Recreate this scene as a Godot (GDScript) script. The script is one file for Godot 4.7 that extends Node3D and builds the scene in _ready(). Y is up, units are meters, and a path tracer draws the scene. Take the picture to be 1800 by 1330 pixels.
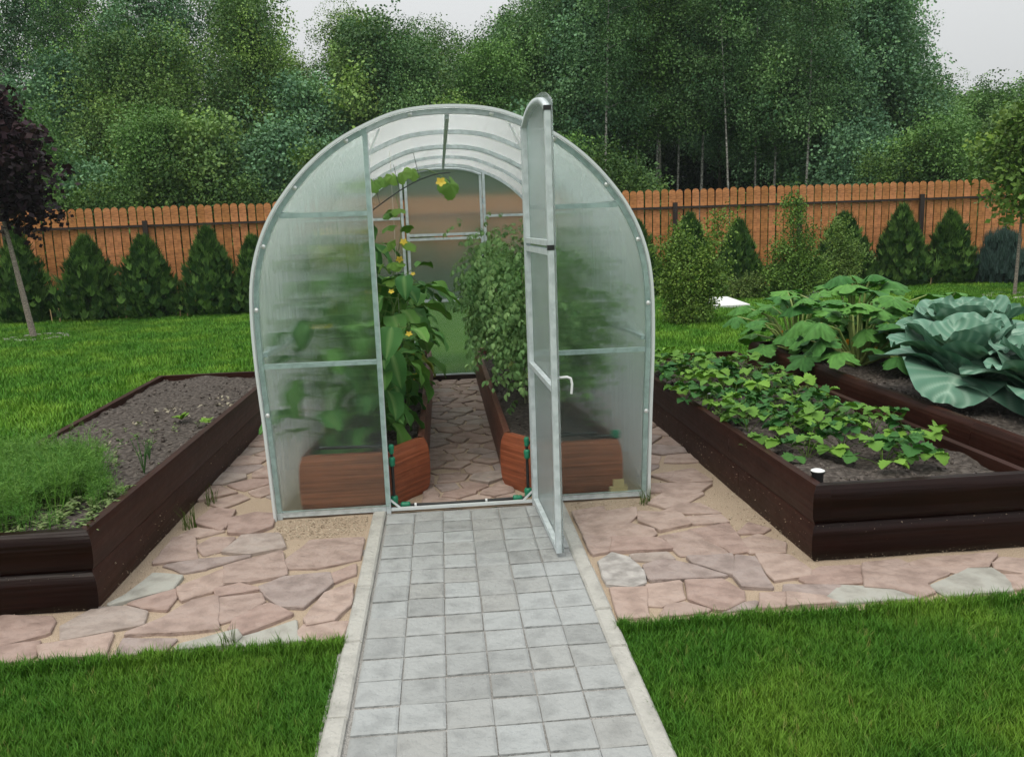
extends Node3D
# A polycarbonate arch greenhouse between log raised beds. x right, y up, the greenhouse runs from z = 0 back to z = -4.

var rng := RandomNumberGenerator.new()
var M := {}
var used := {}
const ORD := ["first", "second", "third", "fourth", "fifth", "sixth", "seventh", "eighth", "ninth", "tenth", "eleventh", "twelfth"]

class MB:
	var v := PackedVector3Array()
	var n := PackedVector3Array()
	var uv := PackedVector2Array()
	var c := PackedColorArray()
	var idx := PackedInt32Array()
	var col := Color(1, 1, 1)

	func vert(p: Vector3, nn: Vector3, t: Vector2) -> int:
		v.append(p)
		n.append(nn)
		uv.append(t)
		c.append(col)
		return v.size() - 1

	func tri(a: Vector3, b: Vector3, d: Vector3, hint: Vector3, ta := Vector2.ZERO, tb := Vector2.ZERO, td := Vector2.ZERO) -> void:
		var f := (d - a).cross(b - a)
		if f.dot(hint) < 0.0:
			tri(a, d, b, hint, ta, td, tb)
			return
		f = f.normalized()
		var i := vert(a, f, ta)
		vert(b, f, tb)
		vert(d, f, td)
		idx.append_array([i, i + 1, i + 2])

	func quad(a: Vector3, b: Vector3, d: Vector3, e: Vector3, hint: Vector3, us := 1.0) -> void:
		var lx := (b - a).length() * us
		var ly := (e - a).length() * us
		var off := Vector2(fposmod(a.x * 3.7 + a.z * 1.3, 1.0), fposmod(a.y * 2.1 + a.z * 5.1, 1.0))
		tri(a, b, d, hint, off, off + Vector2(lx, 0), off + Vector2(lx, ly))
		tri(a, d, e, hint, off, off + Vector2(lx, ly), off + Vector2(0, ly))

	# a box with its six faces, in a frame of its own
	func box(center: Vector3, size: Vector3, b := Basis.IDENTITY) -> void:
		var h := size * 0.5
		for ax in 3:
			for s in [-1.0, 1.0]:
				var nn := Vector3.ZERO
				nn[ax] = s
				var u := Vector3.ZERO
				u[(ax + 1) % 3] = h[(ax + 1) % 3]
				var w := Vector3.ZERO
				w[(ax + 2) % 3] = h[(ax + 2) % 3]
				var o := nn * h[ax]
				quad(center + b * (o - u - w), center + b * (o + u - w), center + b * (o + u + w), center + b * (o - u + w), b * nn)

	# a bar of rectangular section from p to q
	func bar(p: Vector3, q: Vector3, w: float, t: float, side := Vector3.UP) -> void:
		var d := (q - p)
		var z := d.normalized()
		var x := side.cross(z).normalized()
		if x.length() < 0.5:
			x = Vector3.RIGHT.cross(z).normalized()
		var y := z.cross(x)
		box((p + q) * 0.5, Vector3(w, t, d.length()), Basis(x, y, z))

	# a smooth sheet of rows x cols points
	func grid(pts: PackedVector3Array, cols: int, uvs := PackedVector2Array(), flip := false, wrap := false) -> void:
		var rows := pts.size() / cols
		var nn := PackedVector3Array()
		nn.resize(pts.size())
		var at := v.size()
		var cc := cols if wrap else cols - 1
		for r in rows - 1:
			for k in cc:
				var k2 := (k + 1) % cols
				var a := r * cols + k
				var b := r * cols + k2
				var d := (r + 1) * cols + k2
				var e := (r + 1) * cols + k
				if flip:
					var tmp := b
					b = e
					e = tmp
				var f := (pts[d] - pts[a]).cross(pts[b] - pts[a])
				var g := (pts[e] - pts[a]).cross(pts[d] - pts[a])
				nn[a] += f + g
				nn[b] += f
				nn[d] += f + g
				nn[e] += g
				idx.append_array([at + a, at + b, at + d, at + a, at + d, at + e])
		for i in pts.size():
			v.append(pts[i])
			n.append(nn[i].normalized() if nn[i].length() > 1e-12 else Vector3.UP)
			uv.append(uvs[i] if uvs.size() > i else Vector2.ZERO)
			c.append(col)

	func tube(path: PackedVector3Array, radii: Array, sides := 6) -> void:
		var pts := PackedVector3Array()
		var uvs := PackedVector2Array()
		var along := 0.0
		var side := Vector3.ZERO
		for i in path.size():
			var d := path[mini(i + 1, path.size() - 1)] - path[maxi(i - 1, 0)]
			d = d.normalized()
			if i == 0:
				side = d.cross(Vector3(0.31, 0.2, 0.93)).normalized()
				if side.length() < 0.5:
					side = d.cross(Vector3.RIGHT).normalized()
			else:
				along += (path[i] - path[i - 1]).length()
				side = (side - d * side.dot(d)).normalized()
			var other := d.cross(side)
			var r: float = radii[mini(i, radii.size() - 1)]
			for k in sides:
				var a := TAU * k / sides
				pts.append(path[i] + (side * cos(a) + other * sin(a)) * r)
				uvs.append(Vector2(float(k) / sides, along))
		grid(pts, sides, uvs, true, true)
		for e in [0, path.size() - 1]:
			var dd := (path[0] - path[1]) if e == 0 else (path[e] - path[e - 1])
			for k in sides:
				tri(path[e], pts[e * sides + k], pts[e * sides + (k + 1) % sides], dd)

	# surface of revolution about y
	func lathe(profile: Array, sides := 12, center := Vector3.ZERO) -> void:
		var pts := PackedVector3Array()
		var uvs := PackedVector2Array()
		for p in profile:
			for k in sides:
				var a := TAU * k / sides
				pts.append(center + Vector3(cos(a) * p[0], p[1], sin(a) * p[0]))
				uvs.append(Vector2(float(k) / sides, p[1]))
		grid(pts, sides, uvs, true, true)

	# an outline (x, y) with thickness along z, or laid flat when lay is set: (x, -z) with thickness along y
	func prism(poly: PackedVector2Array, z0: float, z1: float, lay := false) -> void:
		var t := Geometry2D.triangulate_polygon(poly)
		var at := func(p: Vector2, z: float) -> Vector3: return Vector3(p.x, z, p.y) if lay else Vector3(p.x, p.y, z)
		var up := Vector3.UP if lay else Vector3.BACK
		for i in range(0, t.size(), 3):
			var a := poly[t[i]]
			var b := poly[t[i + 1]]
			var d := poly[t[i + 2]]
			tri(at.call(a, z1), at.call(b, z1), at.call(d, z1), up, a, b, d)
			tri(at.call(a, z0), at.call(b, z0), at.call(d, z0), -up, a, b, d)
		var area := 0.0
		for i in poly.size():
			area += poly[i].cross(poly[(i + 1) % poly.size()])
		for i in poly.size():
			var p := poly[i]
			var q := poly[(i + 1) % poly.size()]
			var o := Vector2(q.y - p.y, p.x - q.x) * signf(area)
			var hint := Vector3(o.x, 0, o.y) if lay else Vector3(o.x, o.y, 0)
			quad(at.call(p, z0), at.call(q, z0), at.call(q, z1), at.call(p, z1), hint)

	func add(o: MB, t: Transform3D) -> void:
		var at := v.size()
		for i in o.v.size():
			v.append(t * o.v[i])
			n.append((t.basis * o.n[i]).normalized())
			uv.append(o.uv[i])
			c.append(o.c[i] * col)
		for i in o.idx:
			idx.append(at + i)

	func mesh(m: Material) -> ArrayMesh:
		var a := []
		a.resize(Mesh.ARRAY_MAX)
		a[Mesh.ARRAY_VERTEX] = v
		a[Mesh.ARRAY_NORMAL] = n
		a[Mesh.ARRAY_TEX_UV] = uv
		a[Mesh.ARRAY_COLOR] = c
		a[Mesh.ARRAY_INDEX] = idx
		var am := ArrayMesh.new()
		am.add_surface_from_arrays(Mesh.PRIMITIVE_TRIANGLES, a)
		am.surface_set_material(0, m)
		return am

# ---------------------------------------------------------------- nodes
func numbered(called: String) -> String:
	if not used.has(called):
		used[called] = 0
		return called
	used[called] += 1
	return "%s_%03d" % [called, used[called]]

func tag(o: Node3D, label: String, category: String, group := "", kind := "") -> Node3D:
	if label:
		o.set_meta("label", label)
	if category:
		o.set_meta("category", category)
	if group:
		o.set_meta("group", group)
	if kind:
		o.set_meta("kind", kind)
	return o

func thing(called: String, label: String, category: String, at := Vector3.ZERO, turn := 0.0, group := "") -> Node3D:
	var o := Node3D.new()
	o.name = numbered(called)
	o.position = at
	o.rotation.y = turn
	add_child(o)
	tag(o, label, category, group)
	return o

func node(called: String, m: Mesh, parent: Node, xf := Transform3D.IDENTITY) -> MeshInstance3D:
	var o := MeshInstance3D.new()
	o.name = called if parent != self else numbered(called)
	o.mesh = m
	o.transform = xf
	parent.add_child(o, true)
	return o

func obj(called: String, b: MB, mat: Material, parent: Node = self) -> MeshInstance3D:
	return node(called, b.mesh(mat), parent)

func many(called: String, m: Mesh, xfs: Array, cols: Array, parent: Node = self) -> MultiMeshInstance3D:
	var mm := MultiMesh.new()
	mm.transform_format = MultiMesh.TRANSFORM_3D
	mm.use_colors = cols.size() > 0
	mm.mesh = m
	mm.instance_count = xfs.size()
	for i in xfs.size():
		mm.set_instance_transform(i, xfs[i])
		if cols.size() > 0:
			mm.set_instance_color(i, cols[i])
	var o := MultiMeshInstance3D.new()
	o.name = called if parent != self else numbered(called)
	o.multimesh = mm
	o.set_meta("kind", "stuff")
	parent.add_child(o, true)
	return o

func copy(o: Node3D, label: String, at: Vector3, turn: float, size := 1.0) -> Node3D:
	var r: Node3D = o.duplicate()
	r.name = numbered(String(o.name).rstrip("0123456789").trim_suffix("_"))
	add_child(r)
	r.position = at
	r.rotation.y = turn
	r.scale = Vector3.ONE * size
	r.set_meta("label", label)
	return r

func ordinal(i: int) -> String:
	if i < ORD.size():
		return ORD[i]
	var k := i + 1
	return "%d%s" % [k, "st" if k % 10 == 1 and k != 11 else "nd" if k % 10 == 2 and k != 12 else "rd" if k % 10 == 3 and k != 13 else "th"]

func rf(a: float, b: float) -> float:
	return rng.randf_range(a, b)

# ---------------------------------------------------------------- materials
func lin(r: float, g: float, b: float, a := 1.0) -> Color:
	var c := Color(r, g, b).linear_to_srgb()
	c.a = a
	return c

func mat(c: Color, rough := 0.8, spec := 0.5) -> StandardMaterial3D:
	var m := StandardMaterial3D.new()
	m.albedo_color = c
	m.roughness = rough
	m.metallic_specular = spec
	return m

func leafmat(c: Color, rough := 0.5, back := 0.5) -> StandardMaterial3D:
	var m := mat(c, rough, 0.27)
	m.vertex_color_use_as_albedo = true
	m.cull_mode = BaseMaterial3D.CULL_DISABLED
	m.backlight_enabled = true
	m.backlight = Color(back * 0.9, back, back * 0.35)
	return m

# a picture made of values from fn(x, y) in 0..1, coloured between two linear colours
func picture(w: int, h: int, fn: Callable, lo: Color, hi: Color) -> ImageTexture:
	var im := Image.create(w, h, false, Image.FORMAT_RGB8)
	for y in h:
		for x in w:
			var t: float = clampf(fn.call(x, y), 0.0, 1.0)
			im.set_pixel(x, y, lo.lerp(hi, t).linear_to_srgb())
	return ImageTexture.create_from_image(im)

func bumps(w: int, h: int, fn: Callable, strength: float) -> ImageTexture:
	var im := Image.create(w, h, false, Image.FORMAT_RGB8)
	for y in h:
		for x in w:
			var t: float = clampf(fn.call(x, y), 0.0, 1.0)
			im.set_pixel(x, y, Color(t, t, t))
	im.bump_map_to_normal_map(strength)
	return ImageTexture.create_from_image(im)

func noise(freq: float, sd: int, oct := 4) -> FastNoiseLite:
	var f := FastNoiseLite.new()
	f.seed = sd
	f.noise_type = FastNoiseLite.TYPE_SIMPLEX_SMOOTH
	f.frequency = freq
	f.fractal_octaves = oct
	return f

func noisetex(freq: float, sd: int, lo: Color, hi: Color, oct := 5, size := 512) -> NoiseTexture2D:
	var t := NoiseTexture2D.new()
	t.width = size
	t.height = size
	t.seamless = true
	t.noise = noise(freq, sd, oct)
	var g := Gradient.new()
	g.set_color(0, lo.linear_to_srgb())
	g.set_color(1, hi.linear_to_srgb())
	g.set_offset(0, 0.2)
	g.set_offset(1, 0.8)
	t.color_ramp = g
	return t

func noisebump(freq: float, sd: int, strength: float, oct := 4, size := 512) -> NoiseTexture2D:
	var t := NoiseTexture2D.new()
	t.width = size
	t.height = size
	t.seamless = true
	t.noise = noise(freq, sd, oct)
	t.as_normal_map = true
	t.bump_strength = strength
	return t

func tri3(m: StandardMaterial3D, scale: float, world := true) -> StandardMaterial3D:
	m.uv1_triplanar = true
	m.uv1_world_triplanar = world
	m.uv1_scale = Vector3.ONE * scale
	return m

func normal(m: StandardMaterial3D, t: Texture2D, s := 1.0) -> StandardMaterial3D:
	m.normal_enabled = true
	m.normal_texture = t
	m.normal_scale = s
	return m

func make_materials() -> void:
	var fine := noisebump(0.06, 3, 6.0)
	var coarse := noisebump(0.02, 4, 8.0)
	# dark stained log
	var gn := noise(0.02, 11, 4)
	var grain := func(x: int, y: int) -> float:
		return 0.5 + 0.7 * gn.get_noise_2d(x * 0.35, y * 5.0) + 0.35 * gn.get_noise_2d(x * 1.5 + 400.0, y * 1.5) + 0.45 * gn.get_noise_2d(x * 0.4 + 900.0, y * 0.6)
	var wood_t := picture(256, 256, grain, Color(0.55, 0.53, 0.52), Color(1, 1, 1))
	var wood_n := bumps(256, 256, grain, 3.0)
	M.wood = normal(mat(lin(0.044, 0.0165, 0.0115), 0.42, 0.24), wood_n, 0.2)
	M.wood.albedo_texture = wood_t
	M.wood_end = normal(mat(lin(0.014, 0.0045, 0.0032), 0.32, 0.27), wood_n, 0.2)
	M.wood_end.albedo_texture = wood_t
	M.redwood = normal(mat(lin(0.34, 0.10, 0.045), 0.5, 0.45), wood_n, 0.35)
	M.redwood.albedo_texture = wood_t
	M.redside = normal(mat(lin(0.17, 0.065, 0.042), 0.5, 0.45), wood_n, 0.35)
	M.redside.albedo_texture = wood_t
	M.picket = []
	for k in 5:
		var s: float = [1.0, 0.84, 1.1, 0.92, 1.03][k]
		var p := normal(mat(lin(0.61 * s, 0.262 * s, 0.098 * s * s), 0.65, 0.4), wood_n, 0.15)
		p.albedo_texture = wood_t
		M.picket.append(p)
	M.rail = mat(lin(0.022, 0.014, 0.011), 0.6)
	# earth, sand, stone, concrete
	M.soil = normal(tri3(mat(Color.WHITE, 0.95, 0.2), 1.6), coarse, 1.0)
	M.soil.albedo_texture = noisetex(0.03, 21, Color(0.042, 0.036, 0.032), Color(0.135, 0.118, 0.105))
	M.clod = tri3(mat(Color.WHITE, 0.95, 0.2), 3.0)
	M.clod.vertex_color_use_as_albedo = true
	M.clod.albedo_texture = noisetex(0.03, 22, Color(0.055, 0.047, 0.042), Color(0.16, 0.14, 0.125))
	M.sand = normal(tri3(mat(Color.WHITE, 0.95, 0.2), 3.0), fine, 1.2)
	M.sand.albedo_texture = noisetex(0.15, 23, Color(0.31, 0.24, 0.175), Color(0.55, 0.445, 0.34), 3)
	M.joint = normal(tri3(mat(Color.WHITE, 0.95, 0.2), 3.0), fine, 1.2)
	M.joint.albedo_texture = noisetex(0.1, 29, Color(0.20, 0.195, 0.185), Color(0.46, 0.45, 0.43), 3)
	M.grit = mat(Color.WHITE, 0.9, 0.3)
	M.grit.vertex_color_use_as_albedo = true
	var st := noisetex(0.010, 24, Color(0.76, 0.74, 0.73), Color(1.14, 1.13, 1.12), 6)
	M.stone = []
	for c in [lin(0.38, 0.292, 0.252), lin(0.352, 0.272, 0.238), lin(0.395, 0.307, 0.266), lin(0.345, 0.257, 0.224), lin(0.318, 0.262, 0.242), lin(0.355, 0.302, 0.272)]:
		var s := normal(tri3(mat(c, 0.85, 0.35), 1.3), coarse, 0.8)
		s.albedo_texture = st
		M.stone.append(s)
	M.palestone = normal(tri3(mat(lin(0.36, 0.36, 0.325), 0.85, 0.35), 1.3), coarse, 0.45)
	M.palestone.albedo_texture = st
	M.mottled = normal(tri3(mat(Color.WHITE, 0.85, 0.35), 1.6), coarse, 0.6)
	M.mottled.albedo_texture = noisetex(0.014, 26, Color(0.27, 0.255, 0.24), Color(0.44, 0.42, 0.40), 5)
	M.block = []
	var ct := noisetex(0.012, 25, Color(0.80, 0.80, 0.80), Color(1.12, 1.12, 1.12), 6)
	for k in 8:
		var s: float = [1.0, 0.92, 1.05, 0.96, 1.07, 0.84, 1.02, 0.94][k]
		var warm: float = [1.0, 1.0, 0.995, 1.01, 0.99, 1.005, 1.0, 1.02][k]
		var b := normal(tri3(mat(lin(0.322 * s * warm, 0.336 * s, 0.334 * s / warm), 0.8, 0.4), 1.1), fine, 0.5)
		b.albedo_texture = ct
		M.block.append(b)
	M.kerb = normal(tri3(mat(lin(0.41, 0.405, 0.375), 0.85, 0.35), 1.1), fine, 0.6)
	M.kerb.albedo_texture = ct
	M.lawn = tri3(mat(Color.WHITE, 0.95, 0.1), 0.7)
	M.lawn.albedo_texture = noisetex(0.05, 27, Color(0.020, 0.060, 0.008), Color(0.055, 0.15, 0.016))
	# metal and plastic
	M.steel = normal(tri3(mat(lin(0.62, 0.68, 0.70), 0.45, 0.5), 2.0), fine, 0.15)
	M.steel.metallic = 0.2
	M.steel.albedo_texture = noisetex(0.03, 28, Color(0.78, 0.8, 0.8), Color(1.08, 1.08, 1.08), 4, 256)
	M.trim = mat(lin(0.68, 0.73, 0.74), 0.4)
	M.trim.metallic = 0.2
	M.bolt = mat(lin(0.75, 0.78, 0.78), 0.3)
	M.bolt.metallic = 0.5
	M.black = mat(lin(0.012, 0.012, 0.013), 0.45)
	M.hose = mat(lin(0.012, 0.014, 0.014), 0.5)
	M.green_plastic = mat(lin(0.01, 0.19, 0.10), 0.4)
	M.white = mat(lin(0.72, 0.74, 0.74), 0.7)
	M.wire = mat(lin(0.03, 0.04, 0.04), 0.5)
	M.twine = mat(lin(0.5, 0.5, 0.42), 0.8)
	# twin-wall polycarbonate: a slab that lets light through, its flutes bending what is behind it sideways
	var fl := noise(0.09, 31, 3)
	var flute := func(x: int, _y: int) -> float:
		return 0.5 + 0.22 * sin(x * TAU / 16.0) + 0.07 * fl.get_noise_1d(float(x))
	var flute_n := bumps(512, 8, flute, 3.0)
	M.pane = polycarb(lin(0.87, 0.97, 0.935, 0.015), 0.05, flute_n, 0.015)
	M.backpane = polycarb(lin(0.86, 0.95, 0.93, 0.08), 0.14, flute_n, 0.14)
	M.roof = polycarb(lin(0.93, 0.98, 0.98, 0.08), 0.22, flute_n, 0.66)
	M.doorpane = polycarb(lin(0.86, 0.94, 0.93, 0.08), 0.12, flute_n, 0.25)
	# plants
	M.spray = leafmat(Color.WHITE, 0.5, 0.5)
	M.bark_birch = tri3(mat(Color.WHITE, 0.85, 0.3), 1.2)
	M.bark_birch.albedo_texture = noisetex(0.05, 41, Color(0.10, 0.10, 0.09), Color(0.62, 0.62, 0.57), 3, 256)
	M.bark = tri3(mat(Color.WHITE, 0.9, 0.3), 2.0)
	M.bark.albedo_texture = noisetex(0.04, 42, Color(0.035, 0.03, 0.022), Color(0.12, 0.10, 0.075), 4, 256)
	M.pale_bark = tri3(mat(Color.WHITE, 0.9, 0.3), 3.0)
	M.pale_bark.albedo_texture = noisetex(0.04, 43, Color(0.14, 0.12, 0.10), Color(0.34, 0.30, 0.25), 4, 256)
	M.grass = leafmat(Color.WHITE, 0.6, 0.5)
	M.leaf = leafmat(Color.WHITE, 0.62, 0.5)
	M.waxy = leafmat(Color.WHITE, 0.5, 0.25)
	M.stem = mat(lin(0.14, 0.22, 0.06), 0.6)
	M.stalk = mat(lin(0.26, 0.34, 0.10), 0.55)
	M.pale_stem = mat(lin(0.22, 0.22, 0.13), 0.7)
	M.tomato = mat(lin(0.45, 0.52, 0.17), 0.25)
	M.orange = mat(lin(0.72, 0.30, 0.02), 0.5)
	M.yellow = mat(lin(0.70, 0.52, 0.04), 0.5)
	M.chip = mat(Color.WHITE, 0.9)
	M.chip.vertex_color_use_as_albedo = true
	M.pine = normal(mat(lin(0.55, 0.40, 0.20), 0.7), wood_n, 0.3)

func polycarb(c: Color, rough: float, t: Texture2D, back: float) -> StandardMaterial3D:
	var m := mat(c, rough, 0.5)
	m.transparency = BaseMaterial3D.TRANSPARENCY_ALPHA
	m.refraction_enabled = true
	m.refraction_scale = 0.024
	m.normal_enabled = true
	m.normal_texture = t
	m.normal_scale = 1.15
	m.uv1_scale = Vector3(7.3, 1.0, 1.0)
	m.backlight_enabled = true
	m.backlight = Color(back, back, back)
	return m


# ---------------------------------------------------------------- the scene
func _ready() -> void:
	rng.seed = 20240611
	# camera, sky, sun, exposure
	var cam := Camera3D.new()
	cam.name = "camera"
	cam.fov = 47.83
	cam.near = 0.05
	cam.far = 600.0
	cam.transform = Transform3D(Basis(Vector3(0.99582, -0.03486, 0.08439), Vector3(0.04937, 0.98308, -0.17639), Vector3(-0.07681, 0.17982, 0.98070)), Vector3(-0.068, 1.538, 4.484)).orthonormalized()
	add_child(cam)
	cam.current = true
	var sky := ProceduralSkyMaterial.new()
	sky.sky_top_color = lin(0.99, 1.01, 1.03)
	sky.sky_horizon_color = lin(0.275, 0.282, 0.283)
	sky.sky_curve = 0.95
	sky.ground_bottom_color = lin(0.06, 0.08, 0.05)
	sky.ground_horizon_color = lin(0.25, 0.27, 0.26)
	sky.sun_angle_max = 1.0
	var env := Environment.new()
	env.background_mode = Environment.BG_SKY
	env.sky = Sky.new()
	env.sky.sky_material = sky
	env.background_energy_multiplier = 1.45
	env.tonemap_mode = Environment.TONE_MAPPER_LINEAR
	env.tonemap_exposure = 1.38
	env.sdfgi_enabled = true
	env.ssao_enabled = true
	env.ssil_enabled = true
	env.fog_enabled = true
	env.fog_light_color = lin(0.72, 0.82, 0.86)
	env.fog_density = 0.0006
	var we := WorldEnvironment.new()
	we.name = "world_environment"
	we.environment = env
	add_child(we)
	var sun := DirectionalLight3D.new()
	sun.name = "overcast_sun"
	sun.light_energy = 0.46
	sun.light_angular_distance = 35.0
	sun.light_color = Color(1.0, 0.98, 0.94)
	sun.shadow_enabled = true
	sun.rotation_degrees = Vector3(-62, -35, 0)
	add_child(sun)
	make_materials()
	# large structure
	build_ground()
	build_grit()
	build_path()
	build_greenhouse()
	build_beds()
	build_fence()
	build_forest()
	# plants and objects
	build_garden_trees()
	build_thujas()
	build_strawberries()
	build_vegetables()
	build_dill()
	build_greenhouse_plants()
	build_bits()
	build_grass()


# ---------------------------------------------------------------- ground
func garden_sheet(called: String, x0: float, x1: float, z0: float, z1: float, step: float, fn: Callable, m: Material, parent: Node = self) -> MeshInstance3D:
	var b := MB.new()
	var nx := maxi(2, int((x1 - x0) / step) + 1)
	var nz := maxi(2, int((z1 - z0) / step) + 1)
	var pts := PackedVector3Array()
	for j in nz:
		for i in nx:
			var x := lerpf(x0, x1, float(i) / (nx - 1))
			var z := lerpf(z0, z1, float(j) / (nz - 1))
			pts.append(Vector3(x, fn.call(x, z), z))
	b.grid(pts, nx, PackedVector2Array(), false)
	return obj(called, b, m, parent)

func stone_mesh(poly: PackedVector2Array, top: float, m: Material) -> ArrayMesh:
	# break the edges up, then a bevelled slab that leans a little
	var area := 0.0
	for i in poly.size():
		area += poly[i].cross(poly[(i + 1) % poly.size()])
	var ring := PackedVector2Array()
	for i in poly.size():
		var p := poly[i]
		var q := poly[(i + 1) % poly.size()]
		var parts := clampi(int(p.distance_to(q) / 0.07), 1, 4)
		var o := Vector2(q.y - p.y, p.x - q.x).normalized() * signf(area)
		for k in parts:
			var w := p.lerp(q, (k + (0.18 if k == 0 and parts > 1 else 0.0)) / float(parts))
			ring.append(w - o * (0.004 + rf(-0.004, 0.004)))
	var mid := Vector2.ZERO
	for p in ring:
		mid += p / ring.size()
	var lean := Vector2(rf(-0.02, 0.02), rf(-0.02, 0.02))
	var b := MB.new()
	var hgt := func(p: Vector2) -> float: return top + (p - mid).dot(lean)
	var inner := PackedVector2Array()
	for p in ring:
		inner.append(p.move_toward(mid, 0.005))
	var t := Geometry2D.triangulate_polygon(inner)
	for i in range(0, t.size(), 3):
		var a := inner[t[i]]
		var e := inner[t[i + 1]]
		var d := inner[t[i + 2]]
		b.tri(Vector3(a.x, hgt.call(a), a.y), Vector3(e.x, hgt.call(e), e.y), Vector3(d.x, hgt.call(d), d.y), Vector3.UP)
	for i in ring.size():
		var j := (i + 1) % ring.size()
		var p := ring[i]
		var q := ring[j]
		var out := Vector3((p + q).x * 0.5 - mid.x, 0, (p + q).y * 0.5 - mid.y)
		var hp: float = hgt.call(p) - 0.004
		var hq: float = hgt.call(q) - 0.004
		b.quad(Vector3(p.x, hp, p.y), Vector3(q.x, hq, q.y), Vector3(inner[j].x, hgt.call(inner[j]), inner[j].y), Vector3(inner[i].x, hgt.call(inner[i]), inner[i].y), out + Vector3.UP)
		b.quad(Vector3(p.x, -0.02, p.y), Vector3(q.x, -0.02, q.y), Vector3(q.x, hq, q.y), Vector3(p.x, hp, p.y), out)
	return b.mesh(m)

const TRACED := [
	"-195,102 -174,106 -170,111 -168,121 -182,129",
	"-165,115 -158,100 -146,101 -135,108 -133,119 -160,127",
	"-136,128 -126,117 -118,101 -109,97 -101,128",
	"-186,131 -169,128 -165,140 -166,148 -175,153",
	"-166,133 -142,126 -138,144 -138,155 -155,153",
	"-135,131 -115,135 -116,146 -120,157 -133,151",
	"-112,141 -93,132 -90,138 -92,149 -113,151",
	"-92,139 -71,127 -69,139 -59,154 -90,151",
	"-69,138 -67,130 -50,130 -51,140 -57,155",
	"-67,126 -62,102 -52,94 -51,115 -56,128 -65,131",
	"-92,91 -83,82 -64,81 -61,90 -70,114 -80,111 -88,99",
	"-86,62 -78,37 -52,37 -52,65 -71,72 -83,71",
	"-113,65 -90,50 -83,79 -98,84 -109,84",
	"-96,128 -96,120 -85,108 -74,120 -90,134",
	"-108,99 -91,97 -88,105 -96,120 -101,123",
	"-111,90 -102,86 -92,93 -109,97",
	"-128,86 -113,69 -109,84 -112,91 -123,99",
	"-145,98 -130,87 -127,96 -127,107 -138,103",
	"-149,93 -144,68 -131,73 -131,86 -152,99",
	"-143,57 -130,53 -105,53 -122,64 -131,67",
	"-149,54 -149,22 -139,22 -130,52",
	"-134,34 -129,24 -118,26 -120,42 -127,47",
	"-119,45 -114,25 -96,25 -90,44 -105,50",
	"-148,19 -143,7 -127,14 -137,21",
	"-122,19 -127,-4 -116,-11 -104,-7 -102,12 -111,22",
	"-145,-1 -141,-22 -128,-17 -127,10 -128,13",
	"-63,82 -53,73 -52,83 -60,90",
	"57,20 74,15 71,33 81,41 92,52 92,57 87,64 76,60 57,53",
	"70,32 75,22 90,20 88,31 81,41",
	"91,26 111,33 112,48 95,53 94,50 88,39",
	"93,62 109,57 119,86 96,86 95,67",
	"109,55 131,49 128,86 120,87 119,80 113,70",
	"130,72 140,67 148,80 143,90 128,88",
	"57,56 69,59 67,75 57,78",
	"70,60 92,65 94,78 66,76",
	"58,88 66,79 72,86 75,101 73,113 67,116 57,112",
	"74,81 91,82 92,89 82,90 75,87",
	"77,97 87,91 96,98 108,112 76,111",
	"99,90 119,90 112,112 99,96",
	"120,93 127,96 123,126 112,123 112,114",
	"130,92 143,96 146,112 143,117 127,119 128,104",
	"58,116 72,118 67,141 65,150 56,144",
	"74,115 88,114 85,130 74,135 70,133",
	"91,114 106,115 110,128 107,137 96,144 87,132",
	"73,142 77,135 85,134 92,142 87,155 75,154",
	"96,146 106,138 112,138 106,152 93,153",
	"117,131 127,132 120,145 110,148",
	"100,11 111,-2 118,8 133,2 120,15 107,21",
	"108,-22 143,-15 127,4 119,7 112,-5 105,-6",
	"114,-36 141,-44 144,-20 124,-20",
	"102,28 116,17 126,19 131,35",
	"113,38 131,38 131,48 114,47",
	"131,64 141,51 148,60 143,64",
	"138,120 151,110 169,111 163,126 149,126 139,123",
	"171,110 188,108 189,113 186,131 185,140 177,143 172,135 161,131",
	"190,112 201,108 212,108 233,108 221,120 213,119 204,124 196,116",
	"191,113 196,117 201,124 187,131",
	"187,135 204,126 212,121 221,123 221,131 214,150 190,149 188,140",
	"130,124 151,129 143,136 136,137 127,130",
	"141,139 152,129 161,131 171,136 176,144 171,154 147,154",
	"226,118 232,113 246,117 235,132 223,123",
	"221,130 235,132 221,151 215,149",
	"128,133 140,139 147,151 124,151 124,143",
]

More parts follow.
